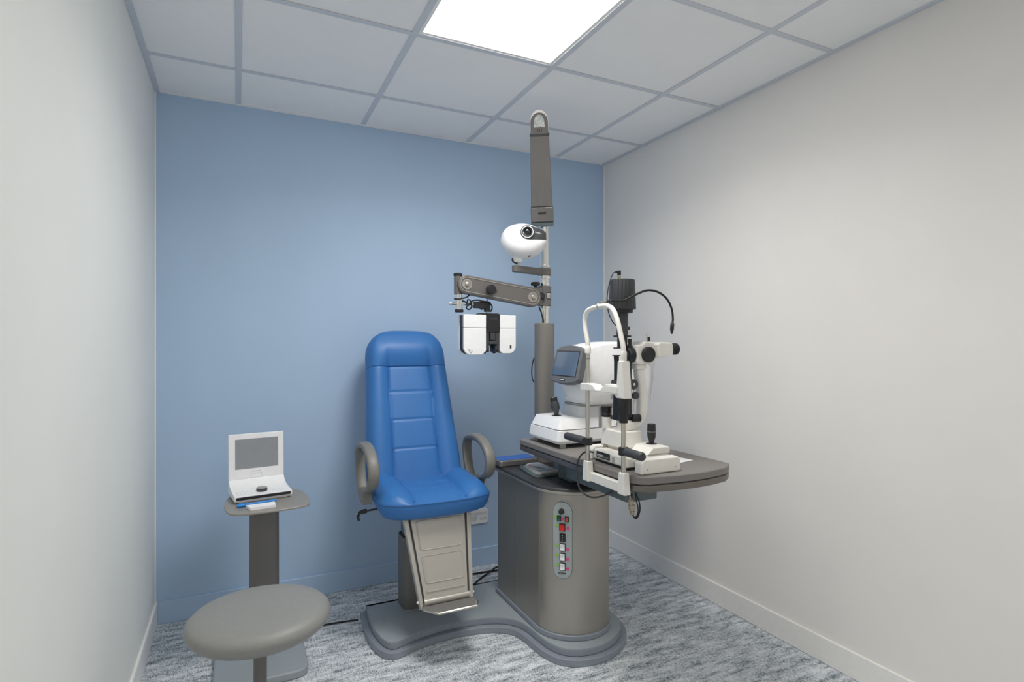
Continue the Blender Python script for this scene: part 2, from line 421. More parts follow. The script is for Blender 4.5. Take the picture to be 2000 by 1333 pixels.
for v in (1069, 1088, 1107): sw(0.001, ZT(v), 0.018, 0.025, 'white')
mk = B()
for k in range(3):
    cc = on_cyl(PA+0.001/CR, ZT(1045+k*4.5), 0.0135); mk.lathe([(0.0022, 0), (0.0022, 0.0006)], cc, nrm, 8)
mk.build('switch_dots', 'label_white', pn)
def dot(s, z, r, m):
    ang = PA+s/CR; B().lathe([(r, 0), (r, 0.0008)], on_cyl(ang, z, 0.005), Vector((math.cos(ang), math.sin(ang), 0)), 16).build('sticker_dot', m, pn)
for v, s in ((1011, -0.030), (1028, -0.024), (1067, -0.022), (1086, -0.022), (1105, -0.022)): dot(s, ZT(v), 0.0065, 'dot_green')
for v, s in ((1014, 0.0), (1032, 0.023), (1073, 0.022), (1092, 0.022), (1111, 0.022)): dot(s, ZT(v), 0.0068, 'dot_pink')
tan = Vector((-math.sin(PA), math.cos(PA), 0))
lb = B(); marks(lb, on_cyl(PA-0.016/CR, ZT(1122), 0.0066), tan, (0, 0, 1), 4, 0.006, 0.007, 0.0025, 3)
lb.build('maker_lettering', 'label_dark', pn)
for v in (1003.5, 1041, 1059.5, 1078.5, 1098):
    lb = B(); marks(lb, on_cyl(PA-0.007/CR, ZT(v)-0.0, 0.0062), tan, (0, 0, 1), 5, 0.0022, 0.0026, 0.0008, int(v)); lb.build('switch_lettering', 'label_dark', pn)

# ------------------------------------------------------------------ blue examination chair
XC = 1.13
t = thing('examination_chair', 'blue vinyl examination chair with grey loop armrests and footrest', 'chair', (1.14, -0.46, PZ))
# lift column
tw = rrect(1.04, 1.24, -0.512, -0.385, 0.03, 6)
B().prism(tw, PZ, 0.40).build('column_shroud', 'taupe_dark', t)
B().prism(inset(tw, -0.006), PZ, 0.068).build('column_flange', 'slate_edge', t, bev=0.003)
B().prism(inset(tw, 0.006), 0.4, 0.404).build('shroud_seal', 'black_rubber', t)
B().prism(inset(tw, 0.012), 0.404, 0.548).build('inner_column', 'armbox', t)
B().box(0.99, 1.28, -0.66, -0.36, 0.548, 0.572).build('seat_bracket', 'black', t, bev=0.004)
# back and headrest: lofted cushions
def interp(tab, s):
    for (a, va), (b, vb) in zip(tab, tab[1:]):
        if s <= b: k = (s-a)/(b-a); return va+(vb-va)*k
    return tab[-1][1]
HWL = [(0.0, 0.0), (0.265, 0.201), (0.6, 0.221), (0.87, 0.233), (1.05, 0.238)]
def halfw(s):
    if s < 0.22:                                        # rounded top
        k = 1-s/0.22; return 0.203*max(0.0, 1-k**2.7)**(1/2.7)
    return interp([(0.22, 0.203), (0.265, 0.204), (0.6, 0.218), (0.87, 0.231), (1.06, 0.234)], s)
def ctr(s): return 1.131-0.011*max(0, s-0.27)
def gauss(x, w): return math.exp(-(x/w)**2)
bd = Vector((0, -0.265, -0.73)); bn = Vector((0, -0.73, 0.265)).normalized()       # down along the back, outward normal
BO = Vector((0, -0.19, 1.385))
SH = 0.268
def pan_edge(s): return 0.525-0.050*(s-SH)/(1-SH)
def backdepth(tt, s):
    a = abs(tt)
    pan = pan_edge(s)
    bol = 0.020*max(0.0, math.sin(PI*min(1, max(0, (a-pan)/(1.0-pan)))))**0.8
    g = 0.0
    if a < pan:
        for sg in (0.438, 0.62, 0.802): g += 0.0045*gauss(s-sg, 0.006)
        g += -0.003*(1-(a/pan)**4)
    g += 0.006*gauss(a-pan, 0.022)
    return 0.004+bol-g
def headdepth(tt, s):
    a = abs(tt); k = s/SH
    dome = 0.004+0.050*(k**0.9)*math.sqrt(max(0, 1-min(1, a/0.98)**3))+0.008*math.sin(PI*min(1, k))
    lip = backdepth(tt, SH)
    w = max(0, (k-0.42)/0.58); w = w**1.7
    return dome*(1-w)+lip*w
def cushion(s0, s1, ns, nt, fn, thick, name, m, curl):
    b = B(); rings = []
    for i in range(ns+1):
        s = s0+(s1-s0)*i/ns
        hw = max(halfw(s), 0.012); c = BO+bd*s+Vector((ctr(s), 0, 0))
        ring = []
        for k in range(nt+1):
            tt = -1+2*k/nt
            tt = math.copysign(abs(tt)**0.85, tt)
            e = fn(tt, s); edge = 0.026*(max(0, (abs(tt)-0.86)/0.14))**2.0
            endc = curl(s)
            ring.append(c+Vector((hw*tt, 0, 0))+bn*(e-edge-endc))
        for k in range(6):                              # side and rear
            pass
        sidew = hw
        ring.append(c+Vector((sidew*1.012, 0, 0))-bn*(0.048)); ring.append(c+Vector((sidew*0.985, 0, 0))-bn*(thick-0.012)); ring.append(c+Vector((sidew*0.90, 0, 0))-bn*thick)
        ring.append(c-Vector((sidew*0.90, 0, 0))-bn*thick); ring.append(c-Vector((sidew*0.985, 0, 0))-bn*(thick-0.012)); ring.append(c-Vector((sidew*1.012, 0, 0))-bn*0.048)
        rings.append(ring)
    b.loft(rings); return b
bk = cushion(SH, 1.045, 120, 56, backdepth, 0.092, 'backrest', 'leather', lambda s: 0.003*gauss(s-SH, 0.006)).build('backrest', 'leather', t, ang=60)
hd = cushion(0.0, SH-0.001, 46, 56, headdepth, 0.092, 'headrest', 'leather', lambda s: 0.034*max(0, 1-s/0.055)**2).build('headrest', 'leather', t, ang=60)
def backpt(tt, s, off): return BO+bd*s+Vector((ctr(s)+halfw(s)*tt, 0, 0))+bn*(backdepth(tt, s)+off)
for sgn in (-1, 1):
    B().tube([backpt(sgn*pan_edge(SH+(1.0-SH)*k/12), SH+0.004+(1.0-SH)*k/12, 0.0002) for k in range(13)], 0.0013, 6, 2).build('panel_stitching', 'leather_seam', bk)
    B().tube([BO+bd*(SH+(1.02-SH)*k/10)+Vector((ctr(SH+(1.02-SH)*k/10)+sgn*halfw(SH+(1.02-SH)*k/10)*0.995, 0, 0))-bn*0.024 for k in range(11)], 0.0016, 6, 2).build('edge_piping', 'leather', bk)
for sg in (0.438, 0.62, 0.802):
    B().tube([backpt(-0.5+k/10, sg, -0.0008) for k in range(11)], 0.0012, 6, 2).build('cross_stitching', 'leather_seam', bk)
# seat cushion
SX0, SX1, SYF, SYB = 0.880, 1.400, -0.748, -0.40
def seat_out(k, n=144):
    a = 2*PI*k/n; e = 0.36; cx, sy = math.cos(a), math.sin(a)
    x = math.copysign(abs(cx)**e, cx); y = math.copysign(abs(sy)**e, sy)
    yy = (SYB+SYF)/2+(SYB-SYF)/2*y
    wx = (SX1-SX0)/2*(1.0-0.08*(y+1)/2)
    if y < 0: yy -= 0.030*(1-x*x)*min(1, -y)
    return (SX0+SX1)/2+wx*x, yy, x, y
def seat_top(x, y):
    bol = 0.022*(1+0.9*(y+1)/2)*max(0, math.sin(PI*min(1, max(0, (abs(x)-0.40)/0.60))))
    fr = -0.030*max(0, (-y-0.35)/0.65)**2.0
    g = 0.006*gauss(abs(x)-0.42, 0.03)
    if abs(x) < 0.42: g += 0.004*gauss(y-0.22, 0.035)+0.004*gauss(y+0.30, 0.03)
    return 0.654+bol+fr-g+0.010*max(0, y)
b = B(); N = 144; rings = []
for (sc_, z) in ((0.80, 0.556), (0.86, 0.557), (0.925, 0.566), (0.968, 0.584), (0.994, 0.606), (0.998, 0.624)):
    rings.append([((SX0+SX1)/2+(p[0]-(SX0+SX1)/2)*sc_, (SYB+SYF)/2+(p[1]-(SYB+SYF)/2)*sc_, z) for p in [seat_out(k) for k in range(N)]])
for q in [0.97, 0.94, 0.91, 0.88]+[0.86-0.03*i for i in range(28)]:
    ring = []
    for k in range(N):
        px, py, x, y = seat_out(k); X = (SX0+SX1)/2+(px-(SX0+SX1)/2)*q; Yv = (SYB+SYF)/2+(py-(SYB+SYF)/2)*q
        xr, yr = (X-(SX0+SX1)/2)/((SX1-SX0)/2), (Yv-(SYB+SYF)/2)/((SYB-SYF)/2)
        zt = seat_top(xr, yr); e = max(0, (q-0.86)/0.14)
        ring.append((X, Yv, zt*(1-e**2)+0.630*e**2))
    rings.append(ring)
st = b.loft(rings).build('seat', 'leather', t, ang=60)
B().tube([((SX0+SX1)/2+(p[0]-(SX0+SX1)/2)*0.996, (SYB+SYF)/2+(p[1]-(SYB+SYF)/2)*0.996, 0.6255) for p in [seat_out(k) for k in range(0, N, 2)]], 0.0026, 6, 2, True).build('piping', 'leather_seam', st)
for x in (-0.45, 0.45):
    xx = (SX0+SX1)/2+x*(SX1-SX0)/2
    B().tube([(xx+dx, SYF+0.022-0.022*(1-x*x)+0.0, z) for dx, z in ((0.0, 0.640), (0.0, 0.628), (0.0, 0.622))], 0.0022, 6, 1).build('stitching', 'leather', st)
# loop armrests
for sx, xo in ((-1, 0.862), (1, 1.397)):
    pts = [(-0.520, 0.608), (-0.470, 0.632), (-0.428, 0.680), (-0.402, 0.740), (-0.397, 0.790), (-0.415, 0.826), (-0.465, 0.844), (-0.535, 0.851), (-0.615, 0.838),
           (-0.672, 0.802), (-0.694, 0.755), (-0.678, 0.710), (-0.635, 0.682), (-0.588, 0.665), (-0.566, 0.640), (-0.556, 0.612)]
    B().tube([(xo, y, z) for y, z in pts], 0, sub=5, sec=((1, 0, 0), 0.0235, lambda k: 0.0095+0.0065*math.sin(PI*min(1, max(0, (k-0.25)/0.6))))).build('armrest', 'armrest', t, ang=60)
    B().prism([(-0.57, 0.595), (-0.50, 0.595), (-0.478, 0.64), (-0.50, 0.662), (-0.545, 0.662), (-0.575, 0.64)], xo-0.022 if sx < 0 else xo-0.022, xo+0.022, 'yz').build('armrest_mount', 'armrest', t, bev=0.008, seg=3)
# release lever under the seat on the wall side
lv = B().cyl((0.985, -0.52, 0.563), (0.865, -0.52, 0.556), 0.0045, 10).build('lever_rod', 'charcoal', t)
B().tube([(0.868, -0.52, 0.556), (0.843, -0.52, 0.553), (0.832, -0.52, 0.545), (0.830, -0.52, 0.53), (0.834, -0.52, 0.516)], lambda k: 0.010-0.005*k, 10, 5).build('lever_handle', 'black', t)
B().lathe([(0.006, 0), (0.004, 0.003)], (0.826, -0.52, 0.548), (-1, 0, 0.2), 10).build('lever_cap', 'chrome', t)
# footrest panel: hangs from the seat front, tapering down to a hinged foot plate
FA = Vector((1.14, -0.700, 0.560)); FB = Vector((1.14, -0.826, 0.222)); fd = (FB-FA); fl = fd.length; fd.normalize()
fn_ = Vector((0, fd.z, -fd.y)); fn_ = fn_ if fn_.y < 0 else -fn_
def fp(x, k, off=0.0): return FA+fd*fl*k+Vector((x, 0, 0))+fn_*off
def fw(k): return 0.156+(0.1175-0.156)*k
def ftrap(x0k, x1k, k0, k1, o0, o1, b=None):
    b = b or B()
    q = [fp(x0k*fw(k0), k0, o0), fp(x1k*fw(k0), k0, o0), fp(x1k*fw(k1), k1, o0), fp(x0k*fw(k1), k1, o0), fp(x0k*fw(k0), k0, o1), fp(x1k*fw(k0), k0, o1), fp(x1k*fw(k1), k1, o1), fp(x0k*fw(k1), k1, o1)]
    return b.hexa(q)
fpn = ftrap(-0.80, 0.80, 0.0, 0.93, -0.004, 0.004).build('footrest_panel', 'foot_metal', t, bev=0.0015)
def fpoly(x0, x1, k0, k1, r=0.016):
    pts = rrect(-1, 1, -1, 1, 0.14, 5); out = []
    for a, c in pts:
        k = (k0+k1)/2+(k1-k0)/2*c
        x = (x0+x1)/2+(x1-x0)/2*a; out.append((x*fw(k), k))
    return out
for k0, k1 in ((0.07, 0.40), (0.47, 0.77)):
    pol = fpoly(-0.66, 0.66, k0, k1)
    rim = B(); rim.tube([fp(x, k, 0.004) for x, k in pol], 0.0034, 8, 1, True); rim.build('pressed_rim', 'foot_metal', fpn)
    b = B(); n = len(pol)
    ins = [(x*0.965, (k0+k1)/2+(k-(k0+k1)/2)*0.95) for x, k in pol]
    b.add([fp(x, k, 0.0042) for x, k in ins]+[fp(x, k, 0.0052) for x, k in ins], [list(range(n)), [n+i for i in range(n)][::-1]]+[(i, (i+1) % n, n+(i+1) % n, n+i) for i in range(n)])
    b.build('pressed_field', 'foot_metal', fpn, bev=0.0006)
B().tube([fp(x*fw(0.86), 0.86, 0.005) for x in (-0.68, 0, 0.68)], 0.0045, 8, 1).build('pressed_rib', 'foot_metal', fpn)
for sgn in (-1, 1):
    b = B(); k0, k1 = 0.0, 1.04
    xs = sorted((sgn*0.86, sgn*1.0))
    ftrap(xs[0], xs[1], k0, k1, -0.022, 0.007, b); b.build('side_rail', 'foot_metal', t, bev=0.004)
    b = B(); ftrap(*sorted((sgn*0.80, sgn*0.86)), 0.0, 0.98, -0.010, -0.002, b); b.build('rail_gap', 'charcoal', t, sm=False)
    B().lathe([(0.006, 0), (0.006, 0.005), (0.004, 0.008)], fp(sgn*(fw(0.98)+0.0005), 0.955, -0.006), (sgn, 0, 0), 12).build('pivot_bolt', 'white', t)
hx = 0.84*fw(0.97)
B().cyl(fp(-hx, 0.965, 0.006), fp(hx, 0.965, 0.006), 0.0135, 20).build('hinge_roll', 'foot_metal', t)
hz = fp(0, 0.99, 0).z; hy = fp(0, 0.99, 0).y
plate = [(-hx-0.006, hy-0.004), (hx+0.004, hy-0.004), (hx+0.018, hy-0.052), (hx+0.002, hy-0.090), (-hx+0.034, hy-0.092), (-hx-0.010, hy-0.034)]
P_ = B().prism([(1.14+x, y) for x, y in plate], hz-0.010, hz-0.002).build('foot_plate', 'foot_metal', t, bev=0.004, seg=3)
B().prism(inset([(1.14+x, y) for x, y in plate], 0.007), hz-0.002, hz-0.0008).build('foot_plate_mat', 'mat_grey', P_)
B().tube([(1.14+x, y, hz-0.005) for x, y in plate[1:]+plate[:1]], 0.0052, 8, 1).build('foot_plate_rim', 'steel', P_)
B().box(1.06, 1.22, -0.705, -0.505, 0.40, 0.425).build('footrest_bracket', 'charcoal', t, bev=0.003)

# ------------------------------------------------------------------ instrument table on its arm
TX0, TX1, TYB, TYF, TZ = 1.562, 2.030, -0.655, -1.545, 0.850
def table_outline(d=0.0):
    p = [(TX0+0.012, TYB), (TX1-0.03, TYB), (TX1, TYB-0.03), (TX1+0.004, -1.0), (TX1+0.008, -1.47), (TX1+0.004, -1.508), (TX1-0.02, -1.528)]
    for k in range(1, 10):
        u = k/10; p.append((TX1-0.02+(TX0+0.055-TX1+0.02)*u, -1.528-0.040*math.sin(PI*(0.12+0.80*u))+0.0*u-0.018*u))
    p += [(TX0+0.05, TYF-0.017), (TX0+0.022, TYF-0.002), (TX0+0.004, TYF+0.028), (TX0, TYF+0.07), (TX0, TYB-0.012)]
    return p
t = thing('instrument_table', 'brown grey sliding instrument table with bowed end cantilevered off the console', 'table', (1.75, -0.93, 0.7))
to = table_outline()
B().prism(to, TZ-0.0265, TZ).build('top', 'table', t, bev=0.005, seg=3)
B().prism(inset(to, 0.0025), TZ-0.0285, TZ-0.0265).build('edge_groove', 'black', t, sm=False)
B().prism(inset(to, 0.0012), TZ-0.054, TZ-0.0285).build('underside_tray', 'table_edge', t, bev=0.006, seg=3)
B().box(1.655, 1.80, -0.985, -0.870, 0.7004, TZ-0.054).build('column', 'armbox', t, bev=0.003)
B().box(1.668, 1.79, -0.99, -0.985, 0.706, 0.735).build('column_plate', 'armbox', t, bev=0.001)
arm = B().prism(rrect(1.618, 1.764, -1.425, -0.987, 0.018, 5), 0.7275, TZ-0.0545).build('support_arm', 'armbox', t, bev=0.004)
for p in ((1.655, -1.4255, 0.772), (1.745, -1.4255, 0.784)): B().lathe([(0.005, 0), (0.004, 0.003)], p, (0, -1, 0), 10).build('bolt', 'steel', arm)

# ------------------------------------------------------------------ pole behind the console top
PX, PY = 1.772, -0.530
t = thing('instrument_pole', 'upright grey and chrome pole rising behind the console', 'pole', (PX, PY, 0.7004))
B().cyl((PX, PY, 0.7004), (PX, PY, 1.411), 0.0515, 36).build('lower_tube', 'pole_shaded', t, bev=0.003)
B().cyl((PX, PY, 1.411), (PX, PY, 1.912), 0.0225, 28).build('chrome_tube', 'chrome', t)
for z0, z1, r in ((1.488, 1.4995, 0.029), (1.602, 1.618, 0.027), (1.640, 1.656, 0.029), (1.698, 1.712, 0.028)):
    B().cyl((PX, PY, z0), (PX, PY, z1), r, 28).build('collar', 'chrome', t, bev=0.002)
B().tube([(PX-0.046, PY-0.028, 1.492), (PX-0.034, PY-0.032, 1.46), (PX-0.026, PY-0.034, 1.42), (PX-0.026, PY-0.036, 1.412)], 0.004, 8, 5).build('cable', 'black_rubber', t)
B().tube([(PX-0.048, PY+0.023, 1.235), (PX-0.056, PY+0.027, 1.20), (PX-0.059, PY+0.028, 1.16), (PX-0.056, PY+0.027, 1.125), (PX-0.048, PY+0.023, 1.105)], 0.003, 8, 5).build('cable', 'black_rubber', t)

# ------------------------------------------------------------------ phoropter arm
t = thing('phoropter', 'white and black twin-bodied phoropter head hanging on a grey swing arm', 'phoropter', (1.444, -0.56, 1.26))
AY = -0.545
B().lathe([(0.0232, 0), (0.0345, 0), (0.0345, 0.0995), (0.0232, 0.0995)], (PX, PY, 1.501), (0, 0, 1), 32, True).build('pole_clamp', 'taupe_dark', t)
B().prism([(1.666, 1.5015), (PX-0.026, 1.5015), (PX-0.026, 1.592), (1.700, 1.592), (1.680, 1.578)], AY-0.016, AY+0.016, 'xz').build('yoke', 'taupe_dark', t, bev=0.004)
a0, a1 = Vector((1.327, 1.588)), Vector((1.680, 1.540)); dr = (a1-a0).normalized(); an = math.atan2(dr.y, dr.x)
def stad2(r0, r1, ext=0.0, n=14):
    out = []
    for k in range(n+1): a = an+PI/2+PI*k/n; out.append((a0.x+r0*math.cos(a), a0.y+r0*math.sin(a)))
    for k in range(n+1): a = an-PI/2+PI*k/n; out.append((a1.x+r1*math.cos(a), a1.y+r1*math.sin(a)))
    return out
pa = B().prism(stad2(0.0445, 0.0485), AY-0.032, AY+0.010, 'xz').build('arm_body', 'taupe_dark', t, bev=0.005, seg=3)
B().tube([(x, AY-0.0325, z) for x, z in stad2(0.033, 0.037)], 0.0022, 6, 1, True).build('raised_outline', 'taupe', pa)
for c, rr in ((a0, 0.019), (a1, 0.021)):
    B().lathe([(rr+0.006, 0), (rr+0.006, 0.003), (rr, 0.003), (rr, 0.001), (0.011, 0.001), (0.011, 0.004), (0.009, 0.005)], (c.x, AY-0.032, c.y), (0, -1, 0), 26).build('pivot_ring', 'taupe', pa)
    B().lathe([(0.009, 0), (0.009, 0.004), (0.006, 0.006)], (c.x, AY-0.0365, c.y), (0, -1, 0), 18).build('pivot_cap', 'steel', pa)
km = Vector((1.440, AY-0.032, 1.566))
B().lathe([(0.008, 0), (0.008, 0.016), (0.022, 0.016), (0.0235, 0.020), (0.0235, 0.034), (0.020, 0.038), (0.010, 0.0385)], km, (0, -1, 0), 24).build('knob', 'black', t)
B().lathe([(0.010, 0), (0.010, 0.002)], km+Vector((0.034, 0, -0.004)), (0, -1, 0), 16).build('lock_slot', 'charcoal', t)
B().lathe([(0.0045, 0), (0.0045, 0.006)], km+Vector((0.032, -0.001, -0.007)), (0, -1, 0), 12).build('lock_pin', 'steel', t)
B().lathe([(0.009, 0), (0.009, 0.012), (0.022, 0.012), (0.024, 0.016), (0.024, 0.024), (0.020, 0.029)], (1.712, AY, 1.590), (0, 0, 1), 22).build('knob', 'black', t)
B().lathe([(0.007, 0), (0.007, 0.012), (0.0165, 0.012), (0.018, 0.020), (0.012, 0.026)], (PX-0.030, PY-0.022, 1.548), (-0.45, -0.9, 0), 22).build('knob', 'black', t)
# maker's plate on the clamp: dark with rows of print
q = [Vector((PX+0.0352*math.cos(a), PY+0.0352*math.sin(a), 0)) for a in [math.radians(d) for d in (258, 270, 282, 294, 306)]]
pl = B().loft([[p+Vector((0, 0, 1.533)), p+Vector((0, 0, 1.569)), p*1.0005+Vector((0, 0, 1.569)), p*1.0005+Vector((0, 0, 1.533))] for p in q]).build('maker_plate', 'label_dark', t)
b = B()
for k, z in enumerate((1.5625, 1.5565, 1.551, 1.5455, 1.540)):
    q2 = [Vector((PX+0.0362*math.cos(a), PY+0.0362*math.sin(a), 0)) for a in [math.radians(d) for d in (262, 275, 290, 303)]]
    b.loft([[p+Vector((0, 0, z-0.0014)), p+Vector((0, 0, z+0.0014))] for p in q2], closed=False, cap=False)
b.build('plate_lettering', 'label_white', pl)
# outer end: sleeve, chrome stub, caps
LX = 1.293
sl = B().lathe([(0.019, 0), (0.019, 0.088)], (LX, AY, 1.541), (0, 0, 1), 26).build('sleeve', 'taupe_dark', t, bev=0.002)
B().box(LX, 1.315, AY-0.016, AY+0.012, 1.545, 1.618).build('sleeve_web', 'taupe_dark', t, bev=0.003)
B().lathe([(0.020, 0), (0.0215, 0.003), (0.0215, 0.010), (0.018, 0.013)], (LX, AY, 1.629), (0, 0, 1), 24).build('cap', 'black', t)
B().cyl((LX+0.006, AY, 1.470), (LX+0.006, AY, 1.541), 0.0155, 22).build('chrome_stub', 'chrome', t)
B().lathe([(0.018, 0), (0.021, 0.002), (0.021, 0.012), (0.017, 0.015)], (LX+0.006, AY, 1.456), (0, 0, 1), 24).build('cap', 'black', t)
B().cyl((LX-0.038, AY-0.002, 1.496), (1.375, AY-0.002, 1.496), 0.0065, 14).build('cross_rod', 'chrome', t)
B().lathe([(0.0075, 0), (0.0075, 0.008), (0.006, 0.010)], (LX-0.034, AY-0.002, 1.496), (-1, 0, 0), 14).build('rod_end', 'chrome', t)
B().prism([(1.372, 1.478), (1.405, 1.478), (1.418, 1.470), (1.430, 1.478), (1.458, 1.480), (1.458, 1.512), (1.372, 1.508)], AY-0.014, AY+0.014, 'xz').build('clamp_block', 'black', t, bev=0.003)
B().cyl((1.444, AY, 1.462), (1.444, AY, 1.484), 0.0155, 18).build('clamp_socket', 'black', t)
B().cyl((1.444, AY, 1.512), (1.444, AY, 1.524), 0.003, 8).build('clamp_screw', 'black', t)
B().tube([(1.352, AY-0.004, 1.546), (1.335, AY-0.018, 1.530), (1.312, AY-0.021, 1.522), (1.292, AY-0.020, 1.518), (1.278, AY-0.010, 1.519), (1.284, AY+0.018, 1.520), (1.315, AY+0.018, 1.515),
          (1.338, AY-0.012, 1.500), (1.330, AY-0.016, 1.478), (1.345, AY-0.014, 1.470), (1.358, AY-0.012, 1.485), (1.350, AY-0.016, 1.512), (1.338, AY-0.010, 1.515), (1.340, AY-0.014, 1.488), (1.360, AY-0.012, 1.510),
          (1.385, AY-0.016, 1.516), (1.410, AY-0.017, 1.512), (1.440, AY-0.017, 1.508), (1.462, AY-0.012, 1.495), (1.468, AY-0.006, 1.478), (1.462, AY-0.001, 1.462)], 0.0036, 8, 6).build('cable', 'black_rubber', t)

# ------------------------------------------------------------------ phoropter head
FY = -0.585
B().cyl((1.444, AY, 1.452), (1.444, AY, 1.4615), 0.0085, 16).build('hanger_rod', 'steel', t)
hdp = B().prism([(1.421, 1.362), (1.496, 1.362), (1.496, 1.448), (1.488, 1.453), (1.421, 1.453)], FY, -0.515, 'xz').build('centre_block', 'black', t, bev=0.003)
B().prism([(1.383, 1.440), (1.388, 1.449), (1.400, 1.455), (1.421, 1.456), (1.421, 1.430), (1.383, 1.430)], -0.565, -0.53, 'xz').build('level_housing', 'black', t, bev=0.004)
B().box(1.395, 1.406, -0.5658, -0.565, 1.443, 1.447).build('level_window', 'grey_print', t)
b = B(); marks(b, (1.443, FY-0.0006, 1.424), (1, 0, 0), (0, 0, 1), 6, 0.0048, 0.007, 0.0015, 5); b.build('lettering', 'dim_print', hdp)
for x in (1.434, 1.484): B().lathe([(0.003, 0), (0.002, 0.002)], (x, FY, 1.392), (0, -1, 0), 10).build('screw', 'charcoal', hdp)
for x0, x1 in ((1.423, 1.440), (1.472, 1.494)): B().box(x0, x1, FY+0.004, -0.515, 1.266, 1.362).build('inner_side', 'charcoal', t, bev=0.002)
B().prism([(1.424, 1.361), (1.494, 1.361), (1.494, 1.262), (1.480, 1.258), (1.462, 1.300), (1.452, 1.300), (1.436, 1.258), (1.424, 1.262)], -0.548, -0.53, 'xz').build('inner_frame', 'black', t, bev=0.001)
nb = B().box(1.446, 1.470, FY+0.001, -0.53, 1.322, 1.360).build('nose_bridge', 'charcoal', t, bev=0.002)
B().box(1.438, 1.480, FY-0.003, -0.53, 1.303, 1.318).build('forehead_pad', 'charcoal', t, bev=0.003)
for xc in (1.431, 1.480): B().lathe([(0.006, 0), (0.006, 0.004)], (xc, FY+0.004, 1.272), (0, -1, 0), 14).build('eye_opening', 'black_rubber', t)
def body_out(x0, x1, z0, z1, side, r=0.036, n=8):
    out = []
    if side < 0:
        out = [(x1, z1), (x0, z1)]+[(x0+r+r*math.cos(a), z0+r+r*math.sin(a)) for a in [PI+PI/2*k/n for k in range(n+1)]]
        out += [(x1-0.02, z0), (x1, z0+0.018)]
    else:
        out = [(x0, z1), (x0, z0+0.012), (x0+0.016, z0)]+[(x1-r+r*math.cos(a), z0+r+r*math.sin(a)) for a in [1.5*PI+PI/2*k/n for k in range(n+1)]]+[(x1, z1)]
    return out
SZ = 1.3815
for side, x0, x1, zb in ((-1, 1.308, 1.4225, 1.253), (1, 1.4955, 1.582, 1.258)):
    full = body_out(x0+0.003, x1, zb+0.003, 1.443, side)
    B().prism(full, FY+0.018, -0.520, 'xz').build('body_core', 'black', t, bev=0.002)
    low = [(x, z) for x, z in body_out(x0, x1, zb, SZ-0.001, side)]
    B().prism(low, FY, FY+0.0175, 'xz').build('lower_cover', 'white', t, bev=0.003)
    B().box(x0, x1, FY, FY+0.0175, SZ+0.001, 1.445).build('upper_cover', 'white', t, bev=0.003)
    B().prism([(x, z) for x, z in body_out(x0, x1, zb, 1.445, side)], -0.5195, -0.508, 'xz').build('rear_cover', 'white', t, bev=0.003)
B().prism([(1.326, 1.286), (1.352, 1.279), (1.352, 1.270), (1.341, 1.262)], FY-0.004, FY, 'xz').build('lever_recess', 'grey_white', t, bev=0.002)
B().box(1.548, 1.557, FY-0.0008, FY, 1.283, 1.299).build('label_square', 'label_dark', t)

# ------------------------------------------------------------------ chart projector on the pole
RT = Vector((0.901, -0.434, 0)); FWd = Vector((0.434, 0.901, 0))
PC = Vector((1.612, -0.605, 1.805))
t = thing('chart_projector', 'white rounded chart projector with dark lens panel on the pole', 'projector', (1.585, -0.60, 1.67))
ST = [(-0.112, 1.812, 0.002, 0.002, 0.0), (-0.1105, 1.812, 0.014, 0.016, 0.0), (-0.106, 1.812, 0.029, 0.033, 0.0), (-0.092, 1.812, 0.051, 0.058, 0.0), (-0.070, 1.810, 0.070, 0.077, 0.0), (-0.040, 1.808, 0.082, 0.088, 0.0),
      (-0.005, 1.807, 0.087, 0.090, 0.002), (0.030, 1.807, 0.082, 0.086, 0.004), (0.060, 1.807, 0.070, 0.078, 0.006), (0.088, 1.811, 0.052, 0.064, 0.010), (0.106, 1.816, 0.038, 0.050, 0.012), (0.113, 1.817, 0.028, 0.036, 0.014)]
def station(x):
    for a, b in zip(ST, ST[1:]):
        if x <= b[0]:
            k = (x-a[0])/(b[0]-a[0]); n_ = ST.index(a); p_ = ST[max(0, n_-1)]; q_ = ST[min(len(ST)-1, n_+2)]
            out = [x]
            for i in range(1, 5):
                m0 = (b[i]-p_[i])/(b[0]-p_[0]) if n_ else (b[i]-a[i])/(b[0]-a[0])*1.6
                m1 = (q_[i]-a[i])/(q_[0]-a[0]); h_ = b[0]-a[0]
                out.append((2*k**3-3*k*k+1)*a[i]+(k**3-2*k*k+k)*h_*m0+(-2*k**3+3*k*k)*b[i]+(k**3-k*k)*h_*m1)
            return out
    return list(ST[-1])
def ppt(x, ang, off=0.0):
    _, zc, hz_, hd_, sh = station(x)
    c, s = math.cos(ang), math.sin(ang); e = 0.82
    cz = math.copysign(abs(s)**e, s)*(hz_+off); cy = math.copysign(abs(c)**e, c)*(hd_+off)
    return PC+RT*x-FWd*(cy+sh*0)+Vector((0, 0, zc-PC.z+cz))
xs = [-0.112, -0.1115, -0.1105, -0.109, -0.1075, -0.106, -0.103, -0.100, -0.096, -0.092, -0.087, -0.081, -0.070, -0.055, -0.04, -0.022, -0.005, 0.012, 0.03, 0.045, 0.06, 0.075, 0.088, 0.098, 0.106, 0.110, 0.113]
B().loft([[ppt(x, 2*PI*k/48) for k in range(48)] for x in xs]).build('housing', 'white', t, ang=60)
b = B(); rings = []
xs2 = [0.002+0.109*k/16 for k in range(17)]
